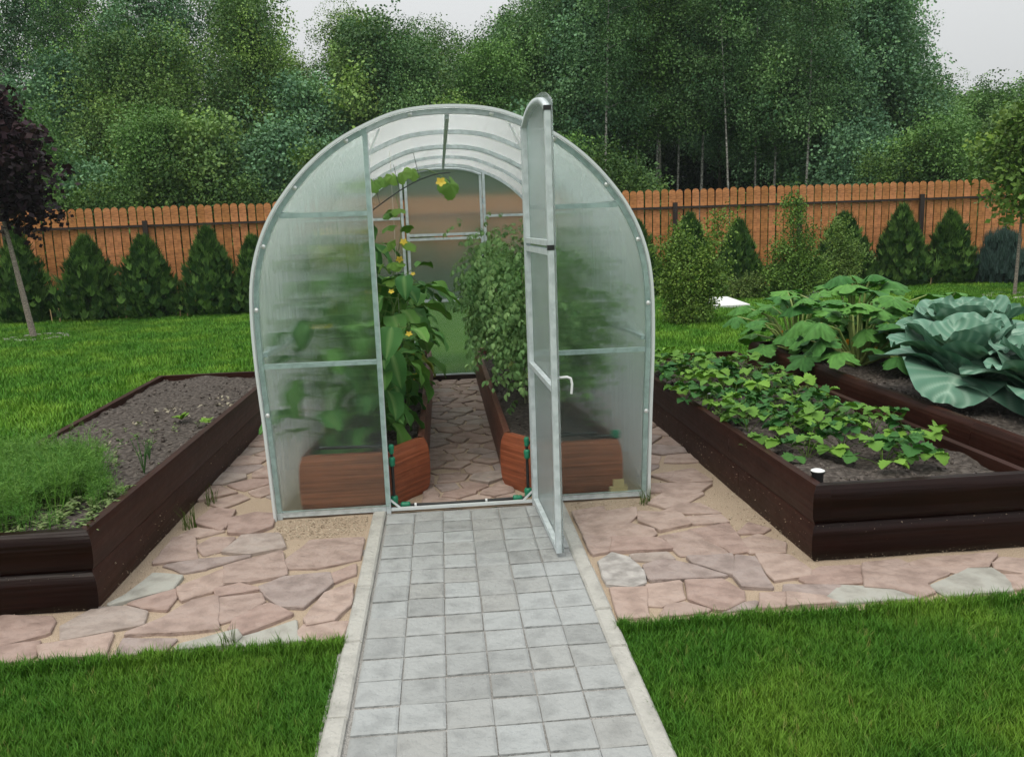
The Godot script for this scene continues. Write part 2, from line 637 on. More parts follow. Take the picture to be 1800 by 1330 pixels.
func build_ground() -> void:
	var flat := func(_x: float, _z: float) -> float: return -0.03
	var b := MB.new()
	b.quad(Vector3(-160, -0.03, 30), Vector3(160, -0.03, 30), Vector3(160, -0.03, -200), Vector3(-160, -0.03, -200), Vector3.UP)
	tag(obj("lawn", b, M.lawn), "", "", "", "structure")
	# sand bed under the flagstones, with a slight roughness
	var sn := noise(3.0, 51, 3)
	var sandy := func(x: float, z: float) -> float: return 0.003 + 0.006 * sn.get_noise_2d(x, z)
	var paving := Node3D.new()
	paving.name = "flagstone_paving"
	add_child(paving)
	paving.set_meta("kind", "structure")
	for r in [[-1.62, -0.498, -4.0, 1.46], [-4.2, -1.62, 0.9, 1.46], [0.54, 2.75, -2.9, 1.49], [2.75, 4.4, 0.9, 1.49], [-0.498, 0.54, -4.15, 0.0]]:
		garden_sheet("sand_bed", r[0], r[1], r[2], r[3], 0.06, sandy, M.sand, paving)
	# the stones that can be told apart
	var done: Array[PackedVector2Array] = []
	for k in TRACED.size():
		var poly := PackedVector2Array()
		for w in TRACED[k].split(" "):
			var xy: PackedStringArray = w.split(",")
			poly.append(Vector2(float(xy[0]), float(xy[1])) * 0.01)
		var wide := Geometry2D.offset_polygon(poly, 0.014)
		if wide.size() == 1:
			poly = wide[0]
		wide = Geometry2D.intersect_polygons(poly, PackedVector2Array([Vector2(-9, -9), Vector2(9, -9), Vector2(9, 1.455), Vector2(-9, 1.435)]))
		if wide.size() == 1:
			poly = wide[0]
		done.append(poly)
		var m: Material = M.stone[rng.randi() % 6]
		if k in [6, 7, 18, 57, 59]:
			m = M.palestone
		if k == 35:
			m = M.mottled
		if k in [37, 39]:
			m = M.stone[4]
		node("flagstone", stone_mesh(poly, rf(0.014, 0.024), m), paving)
	# the rest of the paving: irregular cells
	for r in [[-1.55, -1.02, -3.6, -0.15, 0.19], [1.0, 1.5, -3.6, -0.15, 0.19], [-0.24, 0.30, -3.95, -0.05, 0.17], [-3.2, -1.95, 1.0, 1.45, 0.22], [2.55, 3.6, 1.0, 1.45, 0.22], [2.5, 2.72, -2.5, 1.0, 0.2]]:
		cells(r[0], r[1], r[2], r[3], r[4], done, paving)

func cells(x0: float, x1: float, z0: float, z1: float, gap: float, done: Array[PackedVector2Array], parent: Node) -> void:
	var seeds := PackedVector2Array()
	var nx := maxi(2, int((x1 - x0) / gap))
	var nz := maxi(2, int((z1 - z0) / (gap * 0.85)))
	for j in nz:
		for i in nx:
			seeds.append(Vector2(lerpf(x0, x1, (i + 0.5 + (0.25 if j % 2 else -0.25)) / nx), lerpf(z0, z1, (j + 0.5) / nz)) + Vector2(rf(-0.36, 0.36), rf(-0.36, 0.36)) * gap)
	for i in seeds.size():
		var poly := PackedVector2Array([Vector2(x0, z0), Vector2(x1, z0), Vector2(x1, z1), Vector2(x0, z1)])
		for j in seeds.size():
			if i == j or seeds[i].distance_to(seeds[j]) > gap * 3.5:
				continue
			var mid := (seeds[i] + seeds[j]) * 0.5
			var dirn := (seeds[j] - seeds[i]).normalized()
			mid -= dirn * rf(0.004, 0.011)
			var kept := PackedVector2Array()
			for k in poly.size():
				var p := poly[k]
				var q := poly[(k + 1) % poly.size()]
				var dp := (p - mid).dot(dirn)
				var dq := (q - mid).dot(dirn)
				if dp <= 0.0:
					kept.append(p)
				if (dp < 0.0 and dq > 0.0) or (dp > 0.0 and dq < 0.0):
					kept.append(p.lerp(q, dp / (dp - dq)))
			poly = kept
			if poly.size() < 3:
				break
		if poly.size() < 3:
			continue
		var clear := true
		for o in done:
			if not Geometry2D.intersect_polygons(poly, o).is_empty():
				clear = false
				break
		if clear:
			node("flagstone", stone_mesh(poly, rf(0.012, 0.022), M.stone[rng.randi() % 6]), parent)

func build_grit() -> void:
	var cb := MB.new()
	cb.lathe([[0.0, 0.7], [0.8, 0.4], [1.0, 0.0], [0.0, -0.4]], 5)
	var xf := []
	var cl := []
	for i in 5200:
		var x := rf(-1.58, 1.55)
		var z := rf(-2.2, 1.46)
		if absf(x) < 0.56 and z > -0.1 or absf(x) < 1.0 and z < 0.0:
			continue
		if rng.randf() < 0.25:
			x = -1.56 + rf(0.0, 0.12) if x < 0 else 1.53 - rf(0.0, 0.12)
		var s := 0.0012 + 0.0035 * rng.randf() ** 3
		xf.append(Transform3D(Basis.from_euler(Vector3(rf(-0.5, 0.5), rf(0, 6), rf(-0.5, 0.5))).scaled(Vector3(1, 0.7, 1) * s), Vector3(x, 0.008, z)))
		cl.append(Color(0.30, 0.23, 0.16).lerp(Color(0.62, 0.54, 0.42), rng.randf()))
	for i in 2600:
		var x := rf(-1.0, -0.52) if rng.randf() < 0.5 else rf(0.56, 1.5)
		var z := rf(0.02, 0.32) if absf(x) < 1.0 else rf(-0.4, 0.6)
		var s := 0.0015 + 0.004 * rng.randf() ** 2
		xf.append(Transform3D(Basis.from_euler(Vector3(rf(-0.5, 0.5), rf(0, 6), rf(-0.5, 0.5))).scaled(Vector3(1, 0.7, 1) * s), Vector3(x, 0.006, z)))
		cl.append(Color(0.20, 0.15, 0.10).lerp(Color(0.66, 0.57, 0.44), rng.randf()))
	tag(many("sand_grit", cb.mesh(M.grit), xf, cl), "coarse sand grains lying in the joints of the flagstones", "grit")

func build_path() -> void:
	var path := Node3D.new()
	path.name = "garden_path"
	add_child(path)
	path.set_meta("kind", "structure")
	var b := MB.new()
	b.box(Vector3(0.015, -0.02, 1.55), Vector3(1.06, 0.04, 3.1))
	obj("joint_bed", b, M.joint, path)
	# six columns of square blocks; a few cut ones
	var shapes: Array = []
	for k in 4:
		var s := MB.new()
		var h := 0.0735 - 0.001 * (k % 3)
		var pts := [Vector2(-h, -h), Vector2(h, -h), Vector2(h, h), Vector2(-h, h)]
		var e := 0.009
		s.box(Vector3(0, -0.0215, 0), Vector3(h * 2, 0.054, h * 2))
		for i in 4:
			var p: Vector2 = pts[i]
			var q: Vector2 = pts[(i + 1) % 4]
			var pi: Vector2 = p * (1.0 - e / h)
			var qi: Vector2 = q * (1.0 - e / h)
			s.quad(Vector3(p.x, 0.0055, p.y), Vector3(q.x, 0.0055, q.y), Vector3(qi.x, 0.0105, qi.y), Vector3(pi.x, 0.0105, pi.y), Vector3(p.x + q.x, 0.2, p.y + q.y))
		var t := h - e
		s.quad(Vector3(-t, 0.0105, -t), Vector3(t, 0.0105, -t), Vector3(t, 0.0105, t), Vector3(-t, 0.0105, t), Vector3.UP)
		shapes.append(s)
	var meshes: Array = []
	for s in shapes:
		for m in M.block:
			meshes.append(s.mesh(m))
	for col in 6:
		var slip := rf(-0.03, 0.03)
		for row in 20:
			var x := -0.345 + 0.15 * col
			var z := 0.105 + 0.1575 * row + slip * clampf(1.0 - row / 9.0, 0.0, 1.0) + rf(-0.002, 0.002)
			var xf := Transform3D(Basis.from_euler(Vector3(rf(-0.022, 0.022), rf(-0.014, 0.014), rf(-0.022, 0.022))), Vector3(x + rf(-0.0015, 0.0015), rf(-0.002, 0.002), z))
			node("paving_block", meshes[rng.randi() % meshes.size()], path, xf)
	# kerbs of concrete lengths, their top edges rounded
	for side in [[-0.466, -1.0], [0.508, 1.0]]:
		var z := 0.0
		for ln in ([0.98, 0.5, 0.5, 1.0] if side[1] < 0 else [0.93, 0.42, 0.3, 1.0, 0.5]):
			var k := MB.new()
			var w := 0.034
			var l: float = ln - 0.006
			k.box(Vector3(0, -0.04, 0), Vector3(w * 2, 0.1, l))
			k.quad(Vector3(-w + 0.008, 0.018, -l / 2 + 0.004), Vector3(w - 0.008, 0.018, -l / 2 + 0.004), Vector3(w - 0.008, 0.018, l / 2 - 0.004), Vector3(-w + 0.008, 0.018, l / 2 - 0.004), Vector3.UP)
			for s in [-1.0, 1.0]:
				k.quad(Vector3(s * w, 0.01, -l / 2), Vector3(s * w, 0.01, l / 2), Vector3(s * (w - 0.008), 0.018, l / 2 - 0.004), Vector3(s * (w - 0.008), 0.018, -l / 2 + 0.004), Vector3(s, 1, 0))
				k.quad(Vector3(-w, 0.01, s * l / 2), Vector3(w, 0.01, s * l / 2), Vector3(w - 0.008, 0.018, s * (l / 2 - 0.004)), Vector3(-w + 0.008, 0.018, s * (l / 2 - 0.004)), Vector3(0, 1, s))
			node("kerb_stone", k.mesh(M.kerb), path, Transform3D(Basis.from_euler(Vector3(rf(-0.004, 0.004), 0, rf(-0.02, 0.02))), Vector3(side[0] + rf(-0.002, 0.002), rf(-0.003, 0.003), z + ln / 2)))
			z += ln

func tuft(blades: int, spread: float, h: float, w: float) -> MB:
	var b := MB.new()
	for k in blades:
		var a := rf(0, TAU)
		var o := Vector3(cos(a), 0, sin(a)) * spread * sqrt(rng.randf())
		var d := Vector3(rf(-1, 1), 0, rf(-1, 1)).normalized()
		var hh := h * rf(0.55, 1.15)
		var lean := hh * rf(0.1, 0.75)
		var side := d.cross(Vector3.UP) * w * rf(0.7, 1.2)
		b.col = Color(1, 1, 1).lerp(Color(1.35, 1.2, 0.9), rng.randf() * 0.6) * (rf(0.5, 1.1) if rng.randf() < 0.8 else rf(1.2, 1.7))
		var p1 := o + d * lean * 0.35 + Vector3.UP * hh * 0.6
		var p2 := o + d * lean + Vector3.UP * hh
		b.tri(o - side, o + side, p1 + side * 0.8, d)
		b.tri(o - side, p1 + side * 0.8, p1 - side * 0.8, d)
		b.tri(p1 - side * 0.8, p1 + side * 0.8, p2, d)
	b.col = Color(1, 1, 1)
	return b

func build_grass() -> void:
	var ga := noise(1.3, 61, 4)
	var green := func(x: float, z: float) -> Color:
		var t := clampf(0.5 + ga.get_noise_2d(x * 0.8, z * 0.8), 0.0, 1.0)
		return Color(0.050, 0.172, 0.017).lerp(Color(0.160, 0.305, 0.032), t * t * 0.75 + rng.randf() * 0.25)
	# cut grass either side of the path
	var ms := []
	for k in 3:
		ms.append(tuft(16, 0.02, 0.044, 0.0014).mesh(M.grass))
	for k in 3:
		var xf := []
		var cl := []
		for i in 6800:
			var x: float
			var z: float
			var edge := false
			if rng.randf() < 0.5:
				x = rf(-2.1, -0.51)
				z = rf(1.485, 2.75)
				if rng.randf() < 0.06:
					z = 1.475 + rf(-0.022, 0.03)
					edge = true
			else:
				x = rf(0.555, 2.5)
				z = rf(1.51, 2.75)
				if rng.randf() < 0.06:
					z = 1.50 + rf(-0.022, 0.03)
					edge = true
			if rng.randf() < 0.02:
				x = -0.512 if x < 0 else 0.556
			xf.append(Transform3D(Basis.from_euler(Vector3(rf(-0.15, 0.15), rf(0, TAU), rf(-0.15, 0.15))).scaled(Vector3.ONE * rf(0.75, 1.3)), Vector3(x, -0.008 if edge else -0.03, z)))
			cl.append(green.call(x, z))
		tag(many("lawn_grass", ms[k], xf, cl), "mown green grass either side of the paved path", "grass")
	# a few dry blades
	var dry := tuft(5, 0.02, 0.05, 0.0016).mesh(M.grass)
	var dxf := []
	var dcl := []
	for i in 900:
		var x := rf(-2.1, -0.53) if rng.randf() < 0.45 else rf(0.57, 2.5)
		dxf.append(Transform3D(Basis.from_euler(Vector3(rf(-0.4, 0.4), rf(0, TAU), rf(-0.4, 0.4))).scaled(Vector3.ONE * rf(0.7, 1.1)), Vector3(x, -0.03, rf(1.52, 2.75))))
		dcl.append(Color(0.30, 0.30, 0.10).lerp(Color(0.20, 0.33, 0.07), rng.randf()))
	tag(many("dry_grass_blades", dry, dxf, dcl), "straw coloured dry blades here and there in the mown grass", "grass")
	# the lawn behind
	var far := []
	for k in 2:
		far.append(tuft(22, 0.10, 0.075, 0.0045).mesh(M.grass))
	for k in 2:
		var xf := []
		var cl := []
		for i in 24000:
			var x := rf(-11.0, 13.5)
			var z := -rf(0.0, 1.0) ** 0.8 * 14.5 + 2.0
			if x > -2.62 and x < 3.9 and z > -2.95:
				continue
			if x > -1.3 and x < 1.3 and z > -4.3:
				continue
			if absf(x + 0.5) > (4.5 - z) * 0.72 + 1.5:
				continue
			if x > -2.7 and x < 4 and z > 0.5:
				continue
			xf.append(Transform3D(Basis.from_euler(Vector3(0, rf(0, TAU), 0)).scaled(Vector3.ONE * rf(0.7, 1.2)), Vector3(x, -0.03, z)))
			cl.append(green.call(x, z) * 1.3)
		tag(many("back_lawn_grass", far[k], xf, cl), "mown lawn between the raised beds and the fence", "grass")
	# wild blades at the corner post and along the bed
	var w := tuft(26, 0.05, 0.16, 0.003)
	var wm := w.mesh(M.grass)
	var spots := [[Vector3(0.98, 0.0, 0.10), "grass tuft growing beside the greenhouse corner post by the sand"], [Vector3(-1.46, 0.0, 0.05), "grass tuft at the foot of the log bed opposite the greenhouse"], [Vector3(-1.45, 0.0, -0.35), "thin grass tuft further along the foot of the log bed"], [Vector3(-0.93, 0.0, 1.44), "long grass tuft leaning over the pale grey flagstone"]]
	for s in spots:
		var o := node("grass_tuft", wm, self, Transform3D(Basis.from_euler(Vector3(0, rf(0, 6), 0)).scaled(Vector3.ONE * rf(0.55, 0.9)), s[0]))
		o.material_override = leafmat(lin(0.09, 0.15, 0.03), 0.5, 0.5)
		tag(o, s[1], "grass tuft", "wild grass tufts along the paving")

# ---------------------------------------------------------------- greenhouse
const HALF := [[1.015, 0.0], [1.03, 0.5], [1.045, 0.86], [1.043, 1.14], [1.02, 1.33], [0.965, 1.50], [0.875, 1.66], [0.738, 1.82], [0.585, 1.945], [0.416, 2.035], [0.23, 2.10], [0.0, 2.12]]

func outline(inset: float, per := 5) -> PackedVector2Array:
	var raw := PackedVector2Array()
	for p in HALF:
		raw.append(Vector2(-p[0], p[1]))
	for i in range(HALF.size() - 2, -1, -1):
		raw.append(Vector2(HALF[i][0], HALF[i][1]))
	var out := PackedVector2Array()
	for i in raw.size() - 1:
		var p0 := raw[maxi(i - 1, 0)]
		var p3 := raw[mini(i + 2, raw.size() - 1)]
		for k in per:
			out.append(raw[i].cubic_interpolate(raw[i + 1], p0, p3, float(k) / per))
	out.append(raw[raw.size() - 1])
	if inset == 0.0:
		return out
	var res := PackedVector2Array()
	for i in out.size():
		var d := (out[mini(i + 1, out.size() - 1)] - out[maxi(i - 1, 0)]).normalized()
		res.append(out[i] + Vector2(d.y, -d.x) * inset)
	return res

func arch_height(x: float, inset: float) -> float:
	var o := outline(inset)
	for i in o.size() - 1:
		if o[i].y > 1.2 and o[i].x <= x and o[i + 1].x >= x:
			return lerpf(o[i].y, o[i + 1].y, (x - o[i].x) / maxf(1e-6, o[i + 1].x - o[i].x))
	return 2.1

# a bent bar of rectangular section that follows the arch
func bent(b: MB, inset0: float, inset1: float, z0: float, z1: float) -> void:
	var o := outline(inset0)
	var i := outline(inset1)
	var n := o.size()
	for face in 4:
		var pts := PackedVector3Array()
		var uvs := PackedVector2Array()
		var along := 0.0
		for k in n:
			if k:
				along += o[k].distance_to(o[k - 1])
			var a := Vector3(o[k].x, o[k].y, z0)
			var c := Vector3(o[k].x, o[k].y, z1)
			var d := Vector3(i[k].x, i[k].y, z1)
			var e := Vector3(i[k].x, i[k].y, z0)
			var pair: Array = [[a, c], [c, d], [d, e], [e, a]][face]
			pts.append(pair[0])
			pts.append(pair[1])
			uvs.append(Vector2(z0 if face == 0 else z1, along))
			uvs.append(Vector2(z1 if face == 0 else z0, along))
		b.grid(pts, 2, uvs, z1 > z0)
	for k in [0, n - 1]:
		b.quad(Vector3(o[k].x, o[k].y, z0), Vector3(o[k].x, o[k].y, z1), Vector3(i[k].x, i[k].y, z1), Vector3(i[k].x, i[k].y, z0), Vector3.DOWN)

func end_panel(x0: float, x1: float, inset: float) -> PackedVector2Array:
	var poly := PackedVector2Array()
	for p in outline(inset):
		if p.x > x0 and p.x < x1:
			poly.append(p)
	if x0 > -0.9:
		poly.insert(0, Vector2(x0, arch_height(x0, inset)))
		poly.insert(0, Vector2(x0, 0.045))
	else:
		poly[0].y = 0.045
	if x1 < 0.9:
		poly.append(Vector2(x1, arch_height(x1, inset)))
		poly.append(Vector2(x1, 0.045))
	else:
		poly[poly.size() - 1].y = 0.045
	return poly

const JL := -0.415
const JR := 0.385

func build_greenhouse() -> void:
	var g := thing("greenhouse", "arched clear polycarbonate greenhouse on a galvanised frame with its front door open", "greenhouse")
	for s in 5:
		var b := MB.new()
		bent(b, 0.004, 0.030, -s - (0.0 if s == 0 else -0.012), -s - (0.026 if s == 0 else 0.012))
		obj("arch", b, M.steel, g)
		if s == 2:
			var d := MB.new()
			bent(d, 0.004, 0.030, -s - 0.05, -s - 0.075)
			obj("arch", d, M.steel, g)
	for z in [[0.022, -2.03], [-2.034, -4.04]]:
		var b := MB.new()
		bent(b, -0.006, 0.0, z[0], z[1])
		obj("roof_sheet", b, M.roof, g)
	var tr := MB.new()
	bent(tr, -0.012, 0.002, 0.026, 0.006)
	obj("edge_trim", tr, M.trim, g)
	# purlins
	for p in [[0.0, 2.078], [-1.005, 0.90], [1.005, 0.90], [-0.86, 1.62], [0.86, 1.62]]:
		var b := MB.new()
		b.bar(Vector3(p[0], p[1], -0.03), Vector3(p[0], p[1], -3.97), 0.022, 0.022)
		obj("purlin", b, M.steel, g)
	# both end walls
	for e in 2:
		var z := -0.013 if e == 0 else -3.987
		for x in [JL, JR]:
			var b := MB.new()
			b.bar(Vector3(x, 0.0, z), Vector3(x, arch_height(x, 0.03), z), 0.025, 0.025, Vector3.BACK)
			obj("door_post", b, M.steel, g)
		for row in [[0.84, 1.012], [1.61, 0.87]]:
			for side in [-1, 1]:
				var b := MB.new()
				var inner: float = JL - 0.014 if side < 0 else JR + 0.014
				b.bar(Vector3(side * row[1], row[0], z), Vector3(inner, row[0], z), 0.024, 0.024)
				obj("cross_bar", b, M.steel, g)
		for side in [-1, 1]:
			var b := MB.new()
			b.bar(Vector3(side * 0.985, 0.03, z), Vector3((JL if side < 0 else JR) + side * 0.014, 0.03, z), 0.024, 0.03)
			obj("bottom_rail", b, M.steel, g)
			var pn := MB.new()
			var zz := (0.002 if e == 0 else -4.004)
			pn.prism(end_panel(-2.0 if side < 0 else JR - 0.008, JL + 0.008 if side < 0 else 2.0, 0.006), zz, zz + 0.006)
			obj("wall_panel", pn, M.pane if e == 0 else M.backpane, g)
	var sill := MB.new()
	sill.bar(Vector3(JL + 0.014, 0.022, -0.012), Vector3(JR - 0.014, 0.022, -0.012), 0.022, 0.014)
	obj("door_sill", sill, M.trim, g)
	for x in [JL, JR]:
		var s := 1.0 if x < 0 else -1.0
		var b := MB.new()
		b.bar(Vector3(x + s * 0.012, 0.075, -0.012), Vector3(x + s * 0.06, 0.03, -0.012), 0.01, 0.008, Vector3.BACK)
		obj("brace", b, M.trim, g)
		b = MB.new()
		b.bar(Vector3(x + s * 0.012, arch_height(x, 0.03) - 0.10, -0.012), Vector3(x + s * 0.07, arch_height(x + s * 0.07, 0.03) - 0.01, -0.012), 0.01, 0.008, Vector3.BACK)
		obj("brace", b, M.trim, g)
	var bb := MB.new()
	bb.box(Vector3(0, 0.03, -3.93), Vector3(0.78, 0.06, 0.03))
	obj("base_board", bb, M.rail, g)
	# screws with washers along the front arch and the sheet edges
	var bm := MB.new()
	bm.lathe([[0.0, 0.006], [0.005, 0.0055], [0.006, 0.003], [0.012, 0.002], [0.0125, 0.0]], 10)
	var bmesh_ := bm.mesh(M.bolt)
	var line := outline(0.018)
	for k in range(6, line.size() - 5, 9):
		var p := line[k]
		node("screw", bmesh_, g, Transform3D(Basis(Vector3.RIGHT, Vector3.BACK, Vector3.DOWN), Vector3(p.x, p.y, 0.0085)))
	for side in [-1, 1]:
		for v in [0.32, 0.55, 0.78, 1.05, 1.3]:
			for z in [-1.0, -2.0]:
				node("screw", bmesh_, g, Transform3D(Basis(Vector3(0, side, 0), Vector3(side, 0, 0), Vector3.BACK), Vector3(side * 1.05, v, z)))
	build_door(g, Vector3(JR - 0.002, 0.0, 0.032), -PI / 2 + 0.035, false)
	build_door(g, Vector3(JR - 0.002, 0.0, -4.0), PI, true)

# a door hinged at its origin, spanning x 0..0.77 with an arched head
func build_door(g: Node3D, at: Vector3, turn: float, closed: bool) -> void:
	var d := Node3D.new()
	d.name = "door"
	g.add_child(d, true)
	d.position = at
	d.rotation.y = turn
	if not closed:
		d.set_meta("label", "open arched front door swung out over the path")
	var w := 0.765
	var x0 := 0.016
	var head := func(x: float, inset: float) -> float: return arch_height(JR - x, 0.034 + inset)
	for x in [x0 + 0.0125, w - 0.0125]:
		var b := MB.new()
		b.bar(Vector3(x, 0.035, 0), Vector3(x, head.call(x, 0.02), 0), 0.025, 0.025, Vector3.BACK)
		obj("stile", b, M.steel, d)
	for y in [0.05, 0.80, 1.405, 1.445]:
		var b := MB.new()
		b.bar(Vector3(x0 + 0.026, y, 0), Vector3(w - 0.026, y, 0), 0.025, 0.025)
		obj("rail", b, M.steel, d)
	var hb := MB.new()
	var pts := PackedVector3Array()
	var n := 14
	for k in n + 1:
		var x := lerpf(x0, w, float(k) / n)
		for c in [[-0.0125, 0.0], [0.0125, 0.0], [0.0125, 0.025], [-0.0125, 0.025]]:
			pts.append(Vector3(x, head.call(x, c[1]), c[0]))
	hb.grid(pts, 4, PackedVector2Array(), true, true)
	obj("head_rail", hb, M.steel, d)
	# two leaves of sheet, standing a little above the head
	for span in [[0.04, 1.42], [1.428, 3.0]]:
		var poly := PackedVector2Array()
		poly.append(Vector2(w + 0.008, span[0]))
		poly.append(Vector2(x0 - 0.004, span[0]))
		if span[1] > 2.5:
			for k in n + 1:
				var x := lerpf(x0 - 0.004, w + 0.008, float(k) / n)
				poly.append(Vector2(x, head.call(x, -0.022)))
		else:
			poly.append(Vector2(x0 - 0.004, span[1]))
			poly.append(Vector2(w + 0.008, span[1]))
		var b := MB.new()
		b.prism(poly, 0.0145 if closed else -0.021, 0.021 if closed else -0.0145)
		obj("pane", b, M.backpane if closed else M.doorpane, d)
	for y in [0.3, 1.1, 1.75]:
		var b := MB.new()
		b.lathe([[0.0, 0.03], [0.009, 0.03], [0.009, -0.03], [0.0, -0.03]], 8, Vector3(0.006, y, 0.006))
		obj("hinge", b, M.steel, d)
	if closed:
		return
	var hd := MB.new()
	hd.tube(PackedVector3Array([Vector3(w - 0.02, 0.85, -0.02), Vector3(w - 0.02, 0.852, -0.06), Vector3(w - 0.02, 0.845, -0.076), Vector3(w - 0.02, 0.82, -0.082), Vector3(w - 0.02, 0.775, -0.078)]), [0.006], 8)
	obj("handle", hd, M.white, d)
	var lt := MB.new()
	lt.box(Vector3(w - 0.0115, 1.425, 0), Vector3(0.027, 0.022, 0.03))
	obj("latch", lt, M.black, d)
	lt = MB.new()
	lt.box(Vector3(w - 0.0115, head.call(w - 0.012, 0.012), 0), Vector3(0.027, 0.02, 0.03))
	obj("latch", lt, M.black, d)

# ---------------------------------------------------------------- raised beds
# a log with a bulging outer face, from p to q; out is the side the bulge faces
func log_mesh(p: Vector3, q: Vector3, h: float, t: float, bulge: float, out: Vector3, m: Material, mitre := 0.0) -> ArrayMesh:
	var b := MB.new()
	var d := (q - p).normalized()
	var prof := []
	var seg := 8
	for k in seg + 1:
		var a := lerpf(-1.0, 1.0, float(k) / seg)
		prof.append(Vector2(t * 0.5 + bulge * pow(maxf(0.0, 1.0 - absf(a) ** 2.6), 0.6), a * h * 0.5))
	prof.append(Vector2(-t * 0.5, h * 0.5))
	prof.append(Vector2(-t * 0.5, -h * 0.5))
	var cut := 6
	var pts := PackedVector3Array()
	var uvs := PackedVector2Array()
	var L := p.distance_to(q)
	var off := rng.randf()
	var u := 0.0
	for k in prof.size() + 1:
		var s: Vector2 = prof[k % prof.size()]
		if k:
			u += s.distance_to(prof[k - 1])
		for e in cut + 1:
			var f := float(e) / cut
			var ext := (s.x - t * 0.5) * mitre
			var pos := p.lerp(q, f) + d * (ext if e == cut else -ext if e == 0 else 0.0)
			pts.append(pos + out * s.x + Vector3.UP * s.y)
			uvs.append(Vector2(f * L * 0.6 + off, u * 1.4 + off * 3.0))
	var flipit := d.cross(Vector3.UP).dot(out) > 0.0
	# sharp edges at the back and the ends: each face a strip of its own
	b.grid(pts.slice(0, (seg + 1) * (cut + 1)), cut + 1, uvs.slice(0, (seg + 1) * (cut + 1)), flipit)
	for k in range(seg, prof.size()):
		b.grid(pts.slice(k * (cut + 1), (k + 2) * (cut + 1)), cut + 1, uvs.slice(k * (cut + 1), (k + 2) * (cut + 1)), flipit)
	for e in [0, cut]:
		var c := (pts[e] + pts[(seg + 1) * (cut + 1) + e]) * 0.5
		for k in prof.size():
			b.tri(c, pts[k * (cut + 1) + e], pts[(k + 1) * (cut + 1) + e], -d if e == 0 else d, Vector2(0.1, 0.1), Vector2(0.2, 0.1), Vector2(0.2, 0.3))
	return b.mesh(m)

# walls of stacked logs round a footprint (x, z), corners mitred
func log_walls(o: Node3D, foot: Array, courses: int, h: float, t: float, bulges: Array, mats: Array) -> void:
	var n := foot.size()
	for i in n:
		var p: Vector2 = foot[i]
		var q: Vector2 = foot[(i + 1) % n]
		var d := (q - p).normalized()
		var out := Vector2(d.y, -d.x)
		var a := Vector3(p.x, 0, p.y) - Vector3(out.x, 0, out.y) * t * 0.5
		var c := Vector3(q.x, 0, q.y) - Vector3(out.x, 0, out.y) * t * 0.5
		for k in courses:
			var up := Vector3.UP * (h * (k + 0.5) + 0.002 * k)
			var gap := Vector3(d.x, 0, d.y) * 0.0015
			var m := log_mesh(a + up + gap, c + up - gap, h, t, bulges[i], Vector3(out.x, 0, out.y), mats[i], 0.9)
			node("log", m, o)

func soil(o: Node3D, x0: float, x1: float, z0: float, z1: float, y: float, sd: int, clods: int, step := 0.035, cut := 0.0, x0f := 0.0, x1f := 0.0) -> void:
	var sn := noise(2.2, sd, 4)
	var fn := func(x: float, z: float) -> float: return y + 0.035 * sn.get_noise_2d(x, z) + 0.009 * sn.get_noise_2d(x * 5.0, z * 5.0)
	if cut > 0.0:
		z1 = z1 - cut
	var sb := MB.new()
	var nx := int((x1 - x0) / step) + 2
	var nz := int((z1 - z0) / step) + 2
	var sp := PackedVector3Array()
	var edge := func(z: float, u: float) -> float:
		var f := clampf((z - z0) / (z1 - z0), 0.0, 1.0)
		return lerpf(lerpf(x0, x0f if x0f != 0.0 else x0, f), lerpf(x1, x1f if x1f != 0.0 else x1, f), u)
	for j in nz:
		for i in nx:
			var z := lerpf(z0, z1, float(j) / (nz - 1))
			var x: float = edge.call(z, float(i) / (nx - 1))
			sp.append(Vector3(x, fn.call(x, z), z))
	sb.grid(sp, nx, PackedVector2Array(), false)
	obj("soil", sb, M.soil, o)
	var cb := MB.new()
	var pts := PackedVector3Array()
	for r in 5:
		for k in 7:
			var th := PI * r / 4.0
			var ph := TAU * k / 7.0
			pts.append(Vector3(sin(th) * cos(ph), cos(th) * 0.7, sin(th) * sin(ph)) * (1.0 if r in [0, 4] else rf(0.75, 1.2)))
	cb.grid(pts, 7, PackedVector2Array(), true, true)
	var xf := []
	var cl := []
	for i in clods:
		var z := rf(z0 + 0.02, z1 - 0.02)
		var x: float = edge.call(z, rf(0.03, 0.97))
		var s := 0.0025 + 0.012 * rng.randf() ** 5
		xf.append(Transform3D(Basis.from_euler(Vector3(rf(0, 6), rf(0, 6), rf(0, 6))).scaled(Vector3.ONE * s), Vector3(x, fn.call(x, z) + s * 0.3, z)))
		cl.append(Color(1, 1, 1) * rf(0.7, 1.4))
	many("soil_clods", cb.mesh(M.clod), xf, cl, o)

func rect(x0: float, x1: float, z0: float, z1: float) -> Array:
	return [Vector2(x0, z1), Vector2(x0, z0), Vector2(x1, z0), Vector2(x1, z1)].duplicate()

